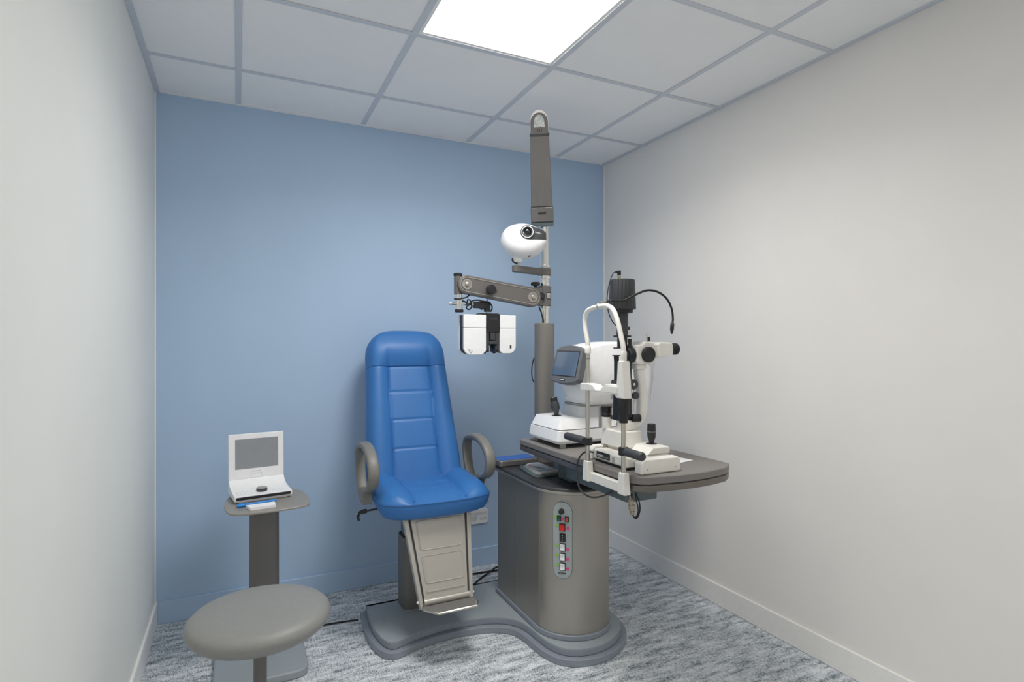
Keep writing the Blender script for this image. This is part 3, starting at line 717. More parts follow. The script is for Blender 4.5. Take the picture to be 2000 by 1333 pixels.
for x in xs2:
    k = (x-0.002)/0.109
    hi = 1.878-0.026*k**1.4; lo = 1.802+0.006*k
    lo = max(lo, 1.802)
    zc, hz_ = station(x)[1:3]
    if k < 0.25: 
        lo += 0.022*(1-k/0.25)**2; hi -= 0.012*(1-k/0.25)**2
    aL = math.asin(max(-0.95, min(0.95, math.copysign(abs((lo-zc)/hz_)**(1/0.82), lo-zc)))); aH = math.asin(max(-0.95, min(0.95, math.copysign(abs(min(1, (hi-zc)/hz_))**(1/0.82), hi-zc))))
    rings.append([ppt(x, aL+(aH-aL)*j/8, 0.0012) for j in range(9)])
b.loft(rings, closed=False, cap=False); fp_ = b.build('front_panel', 'charcoal', t, ang=60)
lc = ppt(0.018, 0.30, 0.0)+Vector((0, 0, 0.000)); ld = -FWd
B().lathe([(0.0335, -0.022), (0.0335, 0.005), (0.0285, 0.007), (0.0285, -0.022)], lc, ld, 36, True).build('lens_surround', 'charcoal', t)
B().lathe([(0.0284, -0.020), (0.0284, 0.009), (0.0272, 0.010), (0.0252, 0.010), (0.0252, -0.020)], lc, ld, 32, True).build('lens_ring', 'white', t)
B().lathe([(0.0250, -0.004), (0.0250, 0.008), (0.019, 0.003), (0.0185, -0.004)], lc, ld, 32, True).build('lens_barrel', 'charcoal', t)
B().lathe([(0.0185, 0.001), (0.014, 0.005), (0.007, 0.0068), (0.001, 0.0072)], lc, ld, 28).build('lens', 'glass_black', t)
b = B(); zc = 1.838; a_ = math.asin(min(0.95, abs((zc-station(0.06)[1])/station(0.06)[2])**(1/0.82)))
o0 = ppt(0.056, a_, 0.004); o1 = ppt(0.084, a_, 0.004); marks(b, o0-Vector((0, 0, 0.004)), o1-o0, (0, 0, 1), 6, 0.0038, 0.0062, 0.0008, 9); b.build('lettering', 'label_white', fp_)
mc = PC+RT*(-0.030)
B().lathe([(0.024, 0), (0.028, 0.018), (0.030, 0.034)], (mc.x, mc.y, 1.706), (0, 0, 1), 20).build('mount', 'white', t)
B().cyl((mc.x, mc.y, 1.6905), (mc.x, mc.y, 1.709), 0.0095, 16).build('stem', 'steel', t)
b = B(); s0 = mc-RT*0.008; s1 = Vector((PX, PY, 0)); dd = (Vector((s1.x, s1.y, 0))-Vector((s0.x, s0.y, 0))); ln = dd.length; dd.normalize(); sd = Vector((-dd.y, dd.x, 0))
pts = []
for k in range(9): a = PI/2+PI*k/8; pts.append(Vector((s0.x, s0.y, 0))+dd*(0.018*math.cos(a))+sd*(0.018*math.sin(a)))
pts += [Vector((s1.x, s1.y, 0))-dd*0.026-sd*0.018, Vector((s1.x, s1.y, 0))-dd*0.026+sd*0.018]
B().prism([(p.x, p.y) for p in pts], 1.658, 1.6905).build('bracket_arm', 'taupe_dark', t, bev=0.004)
B().lathe([(0.0232, 0), (0.034, 0), (0.034, 0.034), (0.0232, 0.034)], (PX, PY, 1.6585), (0, 0, 1), 28, True).build('bracket_clamp', 'taupe_dark', t)
B().tube([mc+Vector((-0.022, 0.0, -PC.z+1.728)), mc+Vector((-0.030, -0.006, -PC.z+1.715)), mc+Vector((-0.022, -0.012, -PC.z+1.703)), mc+Vector((-0.004, -0.010, -PC.z+1.700))], 0.0035, 8, 5).build('cable', 'black_rubber', t)
B().box(-0.008, 0.008, -0.001, 0.001, -0.003, 0.003)
v0 = ppt(0.028, -1.12, 0.0005)
B().lathe([(0.006, 0), (0.002, 0.001)], v0, -FWd+Vector((0, 0, -0.9)), 10).build('catch', 'charcoal', t)

# ------------------------------------------------------------------ examination lamp on top of the pole
t = thing('examination_lamp', 'dark grey folding examination lamp pointing up from the pole top', 'lamp', (PX, PY, 1.913))
LB, LT = Vector((1.742, -0.563, 1.925)), Vector((1.612, -0.764, 2.403))
la = (LT-LB).normalized(); ll = (LT-LB).length
vw = (Vector(cam.location)-(LB+LT)/2).normalized(); lnm = (vw-la*vw.dot(la)).normalized(); ls = la.cross(lnm); ls = ls if ls.dot(RT) > 0 else -ls
def lp(x, k, o): return LB+la*ll*k+ls*x+lnm*o
def lw(k): return 0.0565+(0.0415-0.0565)*k
def lslab(k0, k1, f0, f1, o0, o1): return B().hexa([lp(-lw(k0)*f0, k0, o0), lp(lw(k0)*f0, k0, o0), lp(lw(k1)*f1, k1, o0), lp(-lw(k1)*f1, k1, o0), lp(-lw(k0)*f0, k0, o1), lp(lw(k0)*f0, k0, o1), lp(lw(k1)*f1, k1, o1), lp(-lw(k1)*f1, k1, o1)])
lslab(0.145, 0.79, 1.0, 0.99, -0.030, 0.0).build('arm_cover', 'taupe_dark', t, bev=0.004)
lslab(0.150, 0.50, 0.35, 0.35, 0.0, 0.0012).build('cover_strip', 'taupe_dark', t, bev=0.0005)
lslab(0.0, 0.142, 1.02, 1.04, -0.034, 0.003).build('lower_joint', 'taupe_dark', t, bev=0.005)
lslab(0.085, 0.140, 0.36, 0.36, 0.003, 0.006).build('latch', 'taupe_dark', t, bev=0.001)
lslab(0.082, 0.096, 0.36, 0.36, 0.0045, 0.0066).build('latch_shadow_gap', 'black_rubber', t)
lslab(-0.045, 0.0, 1.0, 1.02, -0.034, -0.002).build('pivot_block', 'armbox', t, bev=0.005)
B().cyl((PX, PY, 1.9125), (PX, PY, 1.930), 0.017, 18).cyl((PX, PY, 1.931), (LB.x+0.012, LB.y+0.012, 1.940), 0.015, 18).build('pole_adapter', 'taupe', t)
# rounded head: pale shell behind, dark rim in front with reflector window
def head_out(f, k0=0.80, n=14, kk=1.0):
    p = [(-lw(0.8)*f, 0.0)]
    for i in range(n+1):
        a = PI-PI*i/n; p.append((lw(0.85)*f*math.cos(a), (0.052+0.046*math.sin(a)*kk*f)))
    p.append((lw(0.8)*f, 0.0)); return p
def lplate(pts, k0, o0, o1):
    b = B(); n = len(pts)
    mk_ = lambda p, o: LB+la*(ll*k0+p[1])+ls*p[0]+lnm*o
    return b.add([mk_(p, o0) for p in pts]+[mk_(p, o1) for p in pts], [list(range(n))[::-1], [n+i for i in range(n)]]+[(i, (i+1) % n, n+(i+1) % n, n+i) for i in range(n)])
lplate(head_out(1.0, kk=1.18), 0.792, -0.036, -0.002).build('head_shell', 'cream', t, bev=0.010, seg=3)
hr = lplate(head_out(0.94), 0.792, -0.002, 0.004).build('head_rim', 'taupe_dark', t, bev=0.002)
win = [(-0.026, 0.030), (-0.024, 0.052)]+[(0.024*math.cos(PI-PI*i/10), 0.052+0.034*math.sin(PI*i/10)) for i in range(1, 10)]+[(0.024, 0.052), (0.026, 0.030)]
lplate(win, 0.792, 0.004, 0.0055).build('reflector_window', 'glass_clear', hr)
lplate([(-0.010, 0.036), (0.010, 0.036), (0.0, 0.068)], 0.792, 0.0055, 0.009).build('reflector_wedge', 'chrome', hr)
B().lathe([(0.004, 0), (0.004, 0.004), (0.001, 0.006)], LB+la*(ll*0.792+0.036)+ls*0.003+lnm*0.009, lnm, 10).build('bulb', 'brass', hr)
for x in (-0.009, 0.0, 0.009): lplate([(x-0.0018, 0.010), (x+0.0018, 0.010), (x+0.0018, 0.022), (x-0.0018, 0.022)], 0.792, 0.004, 0.0045).build('vent_slot', 'black_rubber', hr)
lslab(0.772, 0.796, 1.04, 1.04, -0.032, 0.0025).build('upper_joint', 'charcoal', t, bev=0.003)

# ------------------------------------------------------------------ autorefractor on the table
t = thing('autorefractor', 'white tabletop autorefractor with tilted touchscreen and joystick', 'eye instrument', (1.80, -0.84, TZ))
RY0, RY1 = -0.985, -0.700
def taper_box(x0, x1, y0, y1, z0, z1, d0, d1, r=0.02):
    b = B(); rings = []
    rr = rrect(x0, x1, y0, y1, r, 6)
    for z, d in ((z0, d0), (z1, d1)): rings.append([(x, y, z) for x, y in inset(rr, d)])
    return b.loft(rings)
for x, y in ((1.625, -0.960), (1.625, -0.725), (1.96, -0.960), (1.96, -0.725)):
    B().cyl((x, y, TZ+0.0003), (x, y, TZ+0.020), 0.014, 18).build('foot', 'silver', t)
taper_box(1.588, 2.0, RY0, RY1, TZ+0.020, TZ+0.030, 0.006, 0.0).build('base_underside', 'grey_white', t)
taper_box(1.588, 2.0, RY0, RY1, TZ+0.030, TZ+0.078, 0.0, 0.008).build('lower_base', 'white', t, bev=0.004)
taper_box(1.588, 2.0, RY0, RY1, TZ+0.078, TZ+0.081, 0.012, 0.012).build('base_joint', 'charcoal', t)
ub = taper_box(1.588, 2.0, RY0, RY1, TZ+0.081, TZ+0.124, 0.008, 0.030, 0.03).build('upper_base', 'white', t, bev=0.012, seg=3)
# joystick
jx, jy, jz = 1.672, -0.828, TZ+0.1245
B().lathe([(0.022, 0), (0.020, 0.0015), (0.008, 0.003)], (jx, jy, jz), (0, 0, 1), 20).build('joystick_boot', 'black', t)
ja = Vector((-0.16, 0.10, 1.0)).normalized()
B().lathe([(0.010, 0), (0.013, 0.018), (0.0205, 0.030), (0.0205, 0.054), (0.0175, 0.060), (0.0165, 0.066)], (jx, jy, jz+0.003), ja, 22).build('joystick_grip', 'charcoal', t)
B().lathe([(0.0165, 0), (0.0165, 0.012), (0.014, 0.016)], Vector((jx, jy, jz+0.003))+ja*0.066, ja, 20).build('joystick_top', 'black', t)
B().lathe([(0.008, 0), (0.006, 0.002)], Vector((jx, jy, jz+0.003))+ja*0.082, ja, 12).build('joystick_button', 'silver', t)
# neck and head
taper_box(1.73, 1.985, -0.955, -0.735, TZ+0.124, TZ+0.172, 0.0, 0.012, 0.05).build('neck', 'grey_white', t, ang=50)
taper_box(1.745, 1.98, -0.945, -0.745, TZ+0.172, TZ+0.182, 0.0, -0.004, 0.05).build('neck_seal', 'silver', t, ang=50)
prof = [(1.765, 1.032), (1.735, 1.055), (1.715, 1.10), (1.700, 1.160), (1.700, 1.255), (1.722, 1.284), (1.77, 1.300), (1.84, 1.312), (1.92, 1.316), (2.00, 1.308), (2.06, 1.285), (2.09, 1.245), (2.098, 1.16), (2.085, 1.06), (2.05, 1.034)]
HY0, HY1 = -0.985, -0.785
b = B(); rings = []; cxm = sum(p[0] for p in prof)/len(prof); czm = sum(p[1] for p in prof)/len(prof)
for y, s_ in ((HY0, 0.90), (HY0+0.004, 0.945), (HY0+0.014, 0.978), (HY0+0.032, 0.996), (HY0+0.06, 1.0), (HY1-0.06, 1.0), (HY1-0.032, 0.996), (HY1-0.014, 0.978), (HY1-0.004, 0.945), (HY1, 0.90)):
    rings.append([(cxm+(x-cxm)*s_, y, czm+(z-czm)*s_) for x, z in [(p.x, p.z) for p in smooth([(p[0], 0, p[1]) for p in prof], 4, True)]])
hb = b.loft(rings).build('head', 'white', t, ang=60)
vb = B()
for k in range(15): vb.box(1.855+0.0095*k, 1.858+0.0095*k, HY0+0.012, HY0+0.017, 1.291+0.002*math.sin(k/5), 1.295+0.002*math.sin(k/5))
vb.build('vent_holes', 'grey_print', hb)
# forehead arch and clear guard at the patient end
B().tube([(2.075, HY0-0.004, 1.21), (2.105, HY0-0.002, 1.225), (2.118, HY0+0.02, 1.20), (2.122, HY0+0.03, 1.12), (2.105, HY0+0.02, 1.04)], 0.006, 8, 6).build('face_guard', 'grey_white', t)
B().tube([(2.118, HY1-0.02, 1.20), (2.124, -0.885, 1.24), (2.118, HY0+0.02, 1.20)], 0.008, 8, 6).build('forehead_rest', 'grey_white', t)
B().box(1.86, 1.89, HY0-0.0022, HY0+0.02, 1.055, 1.078).build('side_port', 'silver', t, bev=0.002)
# tilted screen at the operator end
s0 = Vector((1.690, 0, 1.282)); s1 = Vector((1.655, 0, 1.144)); dv = (s1-s0).normalized(); nv = Vector((-abs(dv.z), 0, dv.x)); nv = Vector((dv.z, 0, -dv.x)); nv = nv if nv.x < 0 else -nv
def sp(y, k, o): return s0+dv*k+Vector((0, y-0.026, 0))+nv*o
def splate(poly, o0, o1):
    n = len(poly); return B().add([sp(y, k, o0) for y, k in poly]+[sp(y, k, o1) for y, k in poly], [list(range(n))[::-1], [n+i for i in range(n)]]+[(i, (i+1) % n, n+(i+1) % n, n+i) for i in range(n)])
bez = [(-1.000, 0.006), (-0.990, -0.004), (-0.955, -0.013), (-0.885, -0.019), (-0.820, -0.013), (-0.786, -0.004), (-0.776, 0.006), (-0.768, 0.133), (-0.775, 0.146), (-0.82, 0.157), (-0.885, 0.162), (-0.95, 0.157), (-0.998, 0.147), (-1.006, 0.136)]
bz = splate(bez, -0.030, 0.004).build('screen_housing', 'bezel', t, bev=0.006, seg=3)
splate([(-0.985, 0.010), (-0.790, 0.010), (-0.784, 0.126), (-0.990, 0.126)], 0.0042, 0.0046).build('screen_edge', 'black', bz)
splate([(-0.981, 0.014), (-0.793, 0.014), (-0.788, 0.122), (-0.985, 0.122)], 0.0047, 0.0052).build('touchscreen', 'screen_blue', bz)
np_ = splate([(-0.908, 0.136), (-0.862, 0.136), (-0.862, 0.147), (-0.908, 0.147)], 0.0042, 0.0052).build('name_plate', 'label_dark', bz)
b = B(); marks(b, sp(-0.866, 0.1445, 0.0056), (0, -1, 0), -dv, 6, 0.0052, 0.006, 0.0015, 4); b.build('lettering', 'label_white', bz)

# ------------------------------------------------------------------ slit lamp on the table
SY = -1.300; CXP = 1.545; YL, YR = -1.280, -1.502
t = thing('slit_lamp', 'cream slit lamp microscope with chin rest clamped to the table edge', 'slit lamp', (1.70, -1.36, TZ))
Z0 = TZ+0.0004
# rail covers and axle
def rail(y0, y1, name='rail_cover'):
    pol = [(1.600, Z0), (1.778, Z0), (1.778, Z0+0.040), (1.768, Z0+0.053), (1.616, Z0+0.053), (1.603, Z0+0.040)]
    return B().prism(pol, y0, y1, 'xz').build(name, 'cream', t, bev=0.006, seg=3)
rc = rail(-1.527, -1.488)
for x in (1.628, 1.752): B().lathe([(0.0035, 0), (0.0025, 0.0015)], (x, -1.527, Z0+0.017), (0, -1, 0), 10).build('screw', 'steel', rc)
rail(-1.222, -1.186)
B().cyl((1.640, -1.488, Z0+0.030), (1.640, -1.222, Z0+0.030), 0.0085, 18).build('axle', 'chrome', t)
# sliding base with label
bs = B().prism(rrect(1.600, 1.800, -1.446, -1.232, 0.012, 4), Z0+0.008, Z0+0.046).build('sliding_base', 'cream', t, bev=0.008, seg=3)
B().prism(rrect(1.604, 1.796, -1.442, -1.236, 0.01, 4), Z0, Z0+0.008).build('base_skid', 'black_rubber', t)
B().prism([(1.690, Z0+0.046), (1.800, Z0+0.046), (1.800, Z0+0.066), (1.792, Z0+0.074), (1.720, Z0+0.074)], -1.446, -1.300, 'xz').build('base_hump', 'cream', t, bev=0.005, seg=3)
lbp = B().box(1.5990, 1.6000, -1.345, -1.258, Z0+0.017, Z0+0.041).build('base_label', 'label_dark', t)
B().box(1.5984, 1.5990, -1.304, -1.264, Z0+0.0215, Z0+0.0310).build('label_field', 'label_white', lbp)
b = B(); marks(b, (1.5984, -1.309, Z0+0.022), (0, -1, 0), (0, 0, 1), 5, 0.004, 0.006, 0.0022, 8)
b.build('lettering', 'grey_print', lbp)
b = B(); marks(b, (1.5981, -1.268, Z0+0.0235), (0, -1, 0), (0, 0, 1), 6, 0.0042, 0.005, 0.0015, 8); b.build('lettering', 'dim_print', lbp)
b = B(); marks(b, (1.5992, -1.262, Z0+0.0125), (0, -1, 0), (0, 0, 1), 12, 0.004, 0.0022, 0.003, 11); b.build('small_print', 'grey_print', t)
B().box(1.5990, 1.5998, -1.375, -1.358, Z0+0.013, Z0+0.034).build('rating_sticker', 'grey_print', t)
# joystick of the slit lamp
jx, jy, jz = 1.768, -1.378, Z0+0.074
B().lathe([(0.022, 0), (0.020, 0.0015), (0.006, 0.003)], (jx, jy, jz), (0, 0, 1), 20).build('joystick_boot', 'black', t)
B().lathe([(0.0095, 0), (0.0105, 0.010), (0.0155, 0.024), (0.0165, 0.044)], (jx, jy, jz+0.002), (0, 0, 1), 24).build('joystick_grip', 'black', t)
B().lathe([(0.0166, 0), (0.0166, 0.0014)], (jx, jy, jz+0.046), (0, 0, 1), 24).build('joystick_ring', 'steel', t)
B().lathe([(0.0165, 0), (0.0155, 0.026), (0.0145, 0.0285)], (jx, jy, jz+0.0474), (0, 0, 1), 24).build('joystick_top', 'black', t)
# pedestal and knob column
pdm = taper_box(1.655, 1.755, -1.345, -1.205, Z0+0.058, Z0+0.120, -0.003, 0.003, 0.012).build('pedestal', 'cream', t, bev=0.005, seg=3)
B().prism(rrect(1.67, 1.74, -1.33, -1.225, 0.01, 3), Z0+0.046, Z0+0.058).build('pedestal_foot', 'cream', t)
B().cyl((1.672, -1.222, Z0+0.120), (1.672, -1.222, Z0+0.165), 0.0195, 24).build('knob_column', 'cream', t)
B().box(1.646, 1.6725, -1.213, -1.203, Z0+0.122, Z0+0.205).build('column_strap', 'silver', t, bev=0.001)
B().lathe([(0.0195, 0), (0.0195, 0.036), (0.0225, 0.037), (0.0225, 0.042), (0.018, 0.044)], (1.672, -1.222, Z0+0.165), (0, 0, 1), 28).build('slit_drum', 'black', t)
b = B()
for k in range(26):
    a = 2*PI*k/26; h_ = 0.005 if k % 5 == 0 else 0.003
    c = Vector((1.672+0.0197*math.cos(a), -1.222+0.0197*math.sin(a), Z0+0.175)); tt_ = Vector((-math.sin(a), math.cos(a), 0))*0.0005
    b.add([c-tt_, c+tt_, c+tt_+Vector((0, 0, h_)), c-tt_+Vector((0, 0, h_))], [(0, 1, 2, 3)])
b.build('drum_scale', 'grey_print', t)
for p in ((1.668, -1.256, Z0+0.168), (1.676, -1.283, Z0+0.142)):
    B().lathe([(0.0035, 0), (0.0035, 0.010), (0.008, 0.010), (0.008, 0.020)], (p[0]+0.012, p[1], p[2]), (-0.8, -0.6, 0), 16).build('lock_knob', 'charcoal', t)
# microscope arm
B().tube([(1.6869, SY-0.01, Z0+0.142), (1.7181, SY-0.01, Z0+0.140), (1.7454, SY-0.01, Z0+0.146), (1.7688, SY-0.01, Z0+0.168), (1.7774, SY-0.01, Z0+0.205), (1.7743, SY-0.01, Z0+0.26), (1.7649, SY-0.01, Z0+0.32), (1.7587, SY-0.01, Z0+0.368)],
         0, sub=6, sec=((0, 1, 0), 0.018, lambda k: 0.021-0.004*k)).build('microscope_arm', 'cream', t, ang=60)
B().box(1.7353, 1.7821, SY-0.034, SY+0.022, 1.205, 1.227).build('arm_head', 'cream', t, bev=0.005)
# microscope body with objective, magnification knob, eyepieces
mb = B().prism([(1.7220, 1.232), (1.7337, 1.226), (1.8078, 1.226), (1.8133, 1.236), (1.8133, 1.300), (1.8023, 1.312), (1.7610, 1.316), (1.7493, 1.302), (1.7220, 1.302)], SY-0.050, SY+0.050, 'xz').build('microscope_body', 'cream', t, bev=0.007, seg=3)
B().lathe([(0.030, 0), (0.031, 0.004), (0.031, 0.022), (0.027, 0.028), (0.027, 0.020)], (1.7243, SY-0.016, 1.262), (-1, 0, 0), 30).build('objective', 'black', t)
B().lathe([(0.027, 0), (0.015, 0.004), (0.001, 0.005)], (1.7087, SY-0.016, 1.262), (-1, 0, 0), 28).build('objective_lens', 'glass_black', t)
for sgn in (-1, 1):
    B().lathe([(0.0305, 0), (0.0305, 0.010), (0.028, 0.013), (0.024, 0.0135), (0.022, 0.0115), (0.001, 0.011)], (1.7727, SY+sgn*0.050, 1.264), (0, sgn, 0), 32).build('magnification_knob', 'black', t)
    B().cyl((1.8936, SY+sgn*0.031, 1.283), (1.8991, SY+sgn*0.031, 1.284), 0.022, 24).build('eyepiece_ring', 'charcoal', t)
    B().lathe([(0.0195, 0), (0.0205, 0.010), (0.0205, 0.014), (0.0235, 0.018), (0.0235, 0.030), (0.020, 0.035), (0.016, 0.035), (0.016, 0.030)], (1.8991, SY+sgn*0.031, 1.284), (1, 0, 0.03), 26).build('eyecup', 'black_rubber', t)
    B().prism([(1.8211, 1.252), (1.8858, 1.256), (1.8944, 1.264), (1.8944, 1.302), (1.8858, 1.310), (1.8289, 1.312), (1.8211, 1.304)], SY+sgn*0.031-0.026, SY+sgn*0.031+0.026, 'xz').build('prism_housing', 'cream', t, bev=0.006, seg=3)
B().box(1.8133, 1.8218, SY-0.045, SY+0.045, 1.245, 1.302).build('binocular_joint', 'cream', t, bev=0.002)
B().box(1.7774, 1.7875, SY-0.047, SY-0.038, 1.3155, 1.332).build('filter_slide', 'black', t, bev=0.001)
B().cyl((1.7727, SY-0.046, 1.3155), (1.7711, SY-0.046, 1.345), 0.0022, 8).build('filter_pin', 'steel', t)
# illumination tower
TX, TYy = 1.690, SY
B().lathe([(0.036, 0), (0.040, 0.002), (0.041, 0.012), (0.041, 0.014)], (TX, TYy, 1.424), (0, 0, 1), 32).build('lamp_collar', 'black', t)
b = B(); rings = []; n = 120
for z, r in ((1.4385, 0.0505), (1.441, 0.052), (1.545, 0.0485), (1.5525, 0.047), (1.5535, 0.044)):
    ring = []
    for k in range(n):
        a = 2*PI*k/n; g = 0.0028 if (k % 6 in (0,)) and 1.44 < z < 1.55 else 0.0
        ring.append((TX+(r-g)*math.cos(a), TYy+(r-g)*math.sin(a), z))
    rings.append(ring)
lh = b.loft(rings).build('lamp_housing', 'charcoal', t, ang=50)
for d in (196, 208, 220, 232, 244, 256):
    a = math.radians(d); c = Vector((TX+0.0512*math.cos(a), TYy+0.0512*math.sin(a), 0)); e = Vector((-math.sin(a), math.cos(a), 0))*0.0017
    B().add([c-e+Vector((0, 0, 1.452)), c+e+Vector((0, 0, 1.452)), c*0.9997+e+Vector((0, 0, 1.468+0.02*(d > 240))), c-e+Vector((0, 0, 1.468+0.02*(d > 240)))], [(0, 1, 2, 3)]).build('vent_slot', 'black_rubber', lh)
B().cyl((TX-0.015, TYy, 1.553), (TX-0.015, TYy, 1.571), 0.0065, 14).build('plug_socket', 'brass', t)
pg = B().prism([(TX-0.021, 1.571), (TX-0.009, 1.571), (TX-0.009, 1.588), (TX-0.016, 1.588), (TX-0.032, 1.585), (TX-0.032, 1.580), (TX-0.021, 1.578)], TYy-0.005, TYy+0.005, 'xz').build('plug', 'black', t, bev=0.0015)
B().tube([(TX-0.032, TYy, 1.5825), (TX-0.046, TYy, 1.572), (TX-0.064, TYy-0.002, 1.53), (TX-0.074, TYy-0.004, 1.48), (TX-0.070, TYy-0.006, 1.43), (TX-0.055, TYy-0.008, 1.395), (TX-0.037, TYy-0.008, 1.376), (TX-0.031, TYy-0.006, 1.384), (TX-0.036, TYy-0.004, 1.41), (TX-0.05, TYy-0.002, 1.43)], 0.0019, 8, 8).build('lamp_cable', 'black_rubber', t)
B().cyl((TX, TYy, 1.338), (TX, TYy, 1.424), 0.0225, 24).build('upper_column', 'charcoal', t)
B().lathe([(0.006, 0), (0.006, 0.008)], (TX+0.022, TYy-0.004, 1.366), (1, -0.3, 0), 12).build('column_screw', 'charcoal', t)
B().box(TX-0.028, TX+0.028, TYy-0.020, TYy+0.020, 1.331, 1.338).build('column_flange', 'black', t, bev=0.001)
B().cyl((TX, TYy, 1.292), (TX, TYy, 1.331), 0.0195, 20).build('lens_tube', 'black', t)
B().box(TX-0.034, TX+0.022, TYy-0.012, TYy+0.012, 1.287, 1.292).build('lens_shelf', 'black', t, bev=0.001)
for y in (TYy-0.024, TYy+0.018): B().box(TX+0.012, TX+0.024, y-0.004, y+0.004, 1.02, 1.325).build('tower_bar', 'black', t, bev=0.001)
mr = B().prism([(TX-0.030, 1.262), (TX-0.018, 1.262), (TX-0.018, 1.118), (TX-0.028, 1.118), (TX-0.028, 1.235)], TYy-0.004, TYy+0.016, 'xz').build('mirror_bracket', 'black', t, bev=0.001)
B().box(TX-0.034, TX-0.010, TYy-0.010, TYy+0.018, 1.258, 1.262).build('mirror_bracket_top', 'black', t)
B().prism([(TX-0.024, 1.205), (TX-0.002, 1.238), (TX+0.001, 1.236), (TX-0.021, 1.203)], TYy-0.016, TYy+0.012, 'xz').build('tilted_mirror', 'chrome', t)
B().box(TX-0.024, TX+0.002, TYy-0.014, TYy+0.010, 1.190, 1.203).build('mirror_cell', 'black', t, bev=0.002)
B().cyl((TX-0.046, TYy+0.004, 1.150), (TX-0.002, TYy-0.014, 1.150), 0.0165, 22).build('angle_drum', 'black', t, bev=0.002)
B().cyl((TX+0.022, TYy-0.030, 1.150), (TX+0.022, TYy-0.046, 1.150), 0.0195, 24).build('angle_knob', 'charcoal', t, bev=0.002)
B().lathe([(0.005, 0), (0.004, 0.0015)], (TX+0.022, TYy-0.046, 1.150), (0, -1, 0), 12).build('knob_screw', 'grey_white', t)
B().tube([(TX+0.036, TYy-0.028, 1.13), (TX+0.028, TYy-0.030, 1.115), (TX+0.037, TYy-0.030, 1.10), (TX+0.030, TYy-0.030, 1.07), (TX+0.030, TYy-0.030, 1.04)], 0.0026, 8, 6).build('tower_cable', 'steel', t)
B().cyl((TX+0.038, TYy-0.024, 1.106), (TX+0.038, TYy-0.038, 1.106), 0.014, 18).build('click_stop', 'charcoal', t)
B().prism([(TX-0.030, 1.010), (TX+0.030, 1.010), (TX+0.030, 1.060), (TX-0.004, 1.060), (TX-0.012, 1.11), (TX-0.028, 1.11), (TX-0.030, 1.045)], TYy-0.022, TYy+0.022, 'xz').build('tower_foot', 'black', t, bev=0.003)
B().cyl((TX+0.002, TYy, Z0+0.120), (TX+0.002, TYy, 1.010), 0.024, 22).build('tower_pivot', 'cream', t)
B().cyl((TX+0.028, TYy-0.022, 1.018), (TX+0.062, TYy-0.030, 1.018), 0.015, 18).build('centering_knob', 'black', t, bev=0.002)
# chin rest frame on the table edge
for y in (YL, YR):
    B().hexa([(CXP-0.013, y-0.020, 0.786), (CXP+0.0165, y-0.020, 0.786), (CXP+0.0165, y+0.020, 0.786), (CXP-0.013, y+0.020, 0.786), (CXP-0.012, y-0.015, 0.862), (CXP+0.013, y-0.015, 0.862), (CXP+0.013, y+0.015, 0.862), (CXP-0.012, y+0.015, 0.862)]).build('post_socket', 'cream', t, bev=0.004, seg=3)
B().box(CXP-0.004, CXP+0.0165, YR+0.019, YL-0.019, 0.788, 0.822).build('crossbar', 'cream', t, bev=0.003)
B().cyl((CXP, YL, 0.862), (CXP, YL, 1.268), 0.0086, 20).build('post', 'steel', t)
B().cyl((CXP, YR, 0.862), (CXP, YR, 1.033), 0.0086, 20).build('post', 'steel', t)
B().lathe([(0.0092, 0), (0.0092, 0.002)], (CXP, YL, 1.248), (0, 0, 1), 18).build('post_mark', 'charcoal', t)
for y, s_ in ((YL, 1), (YR, -1)):
    B().lathe([(0.0088, 0), (0.0175, 0), (0.0175, 0.026), (0.0088, 0.026)], (CXP, y, 0.922), (0, 0, 1), 22, True).build('handle_clamp', 'black', t)
    B().lathe([(0.012, 0), (0.0145, 0.010), (0.0150, 0.100 if s_ < 0 else 0.112), (0.012, 0.106 if s_ < 0 else 0.118)], (CXP-0.004, y+s_*0.016, 0.936), (-0.10, s_, 0.02), 22).build('patient_handle', 'charcoal', t)
# height knob and chin rest
B().cyl((CXP, YR, 1.033), (CXP, YR, 1.062), 0.0150, 20, 0.0165).build('knob_sleeve', 'black', t)
b = B(); rings = []
for z, r in ((1.062, 0.0185), (1.066, 0.0205), (1.112, 0.0205), (1.1165, 0.0190)):
    rings.append([(CXP+(r-(0.0014 if k % 4 == 0 else 0))*math.cos(2*PI*k/64), YR+(r-(0.0014 if k % 4 == 0 else 0))*math.sin(2*PI*k/64), z) for k in range(64)])
b.loft(rings).build('height_knob', 'black', t, ang=50)
B().prism([(YR-0.024, 1.117), (YR+0.022, 1.117), (YR+0.018, 1.172), (YR+0.012, 1.246), (YR-0.012, 1.246), (YR-0.021, 1.16)], CXP-0.017, CXP+0.017, 'yz').prism([(YR+0.020, 1.1175), (YR+0.046, 1.136), (YR+0.032, 1.156), (YR+0.016, 1.168)], CXP-0.0165, CXP+0.0165, 'yz').build('chin_rest_block', 'cream', t, bev=0.003)
rings = []
for y, zt in ((YL+0.020, 1.155), (YL-0.020, 1.157), (YL-0.060, 1.154), (YL-0.072, 1.146), (YL-0.082, 1.139), (YL-0.092, 1.137), (YL-0.108, 1.138), (YL-0.118, 1.144), (YL-0.126, 1.152), (YL-0.136, 1.155), (YR+0.031, 1.158), (YR+0.012, 1.158)):
    zb = 1.130+0.004*(YL+0.02-y)/0.2-(0.0 if y > YR+0.05 else 0.002)
    rings.append([(CXP-0.022, y, zb), (CXP+0.020, y, zb), (CXP+0.020, y, zt), (CXP-0.022, y, zt)])
B().loft(rings).build('chin_rest', 'cream', t, bev=0.002, ang=30)
B().box(CXP-0.016, CXP+0.017, YR+0.030, YL-0.136, 1.1575, 1.162).build('chin_paper', 'paper', t, bev=0.0008)
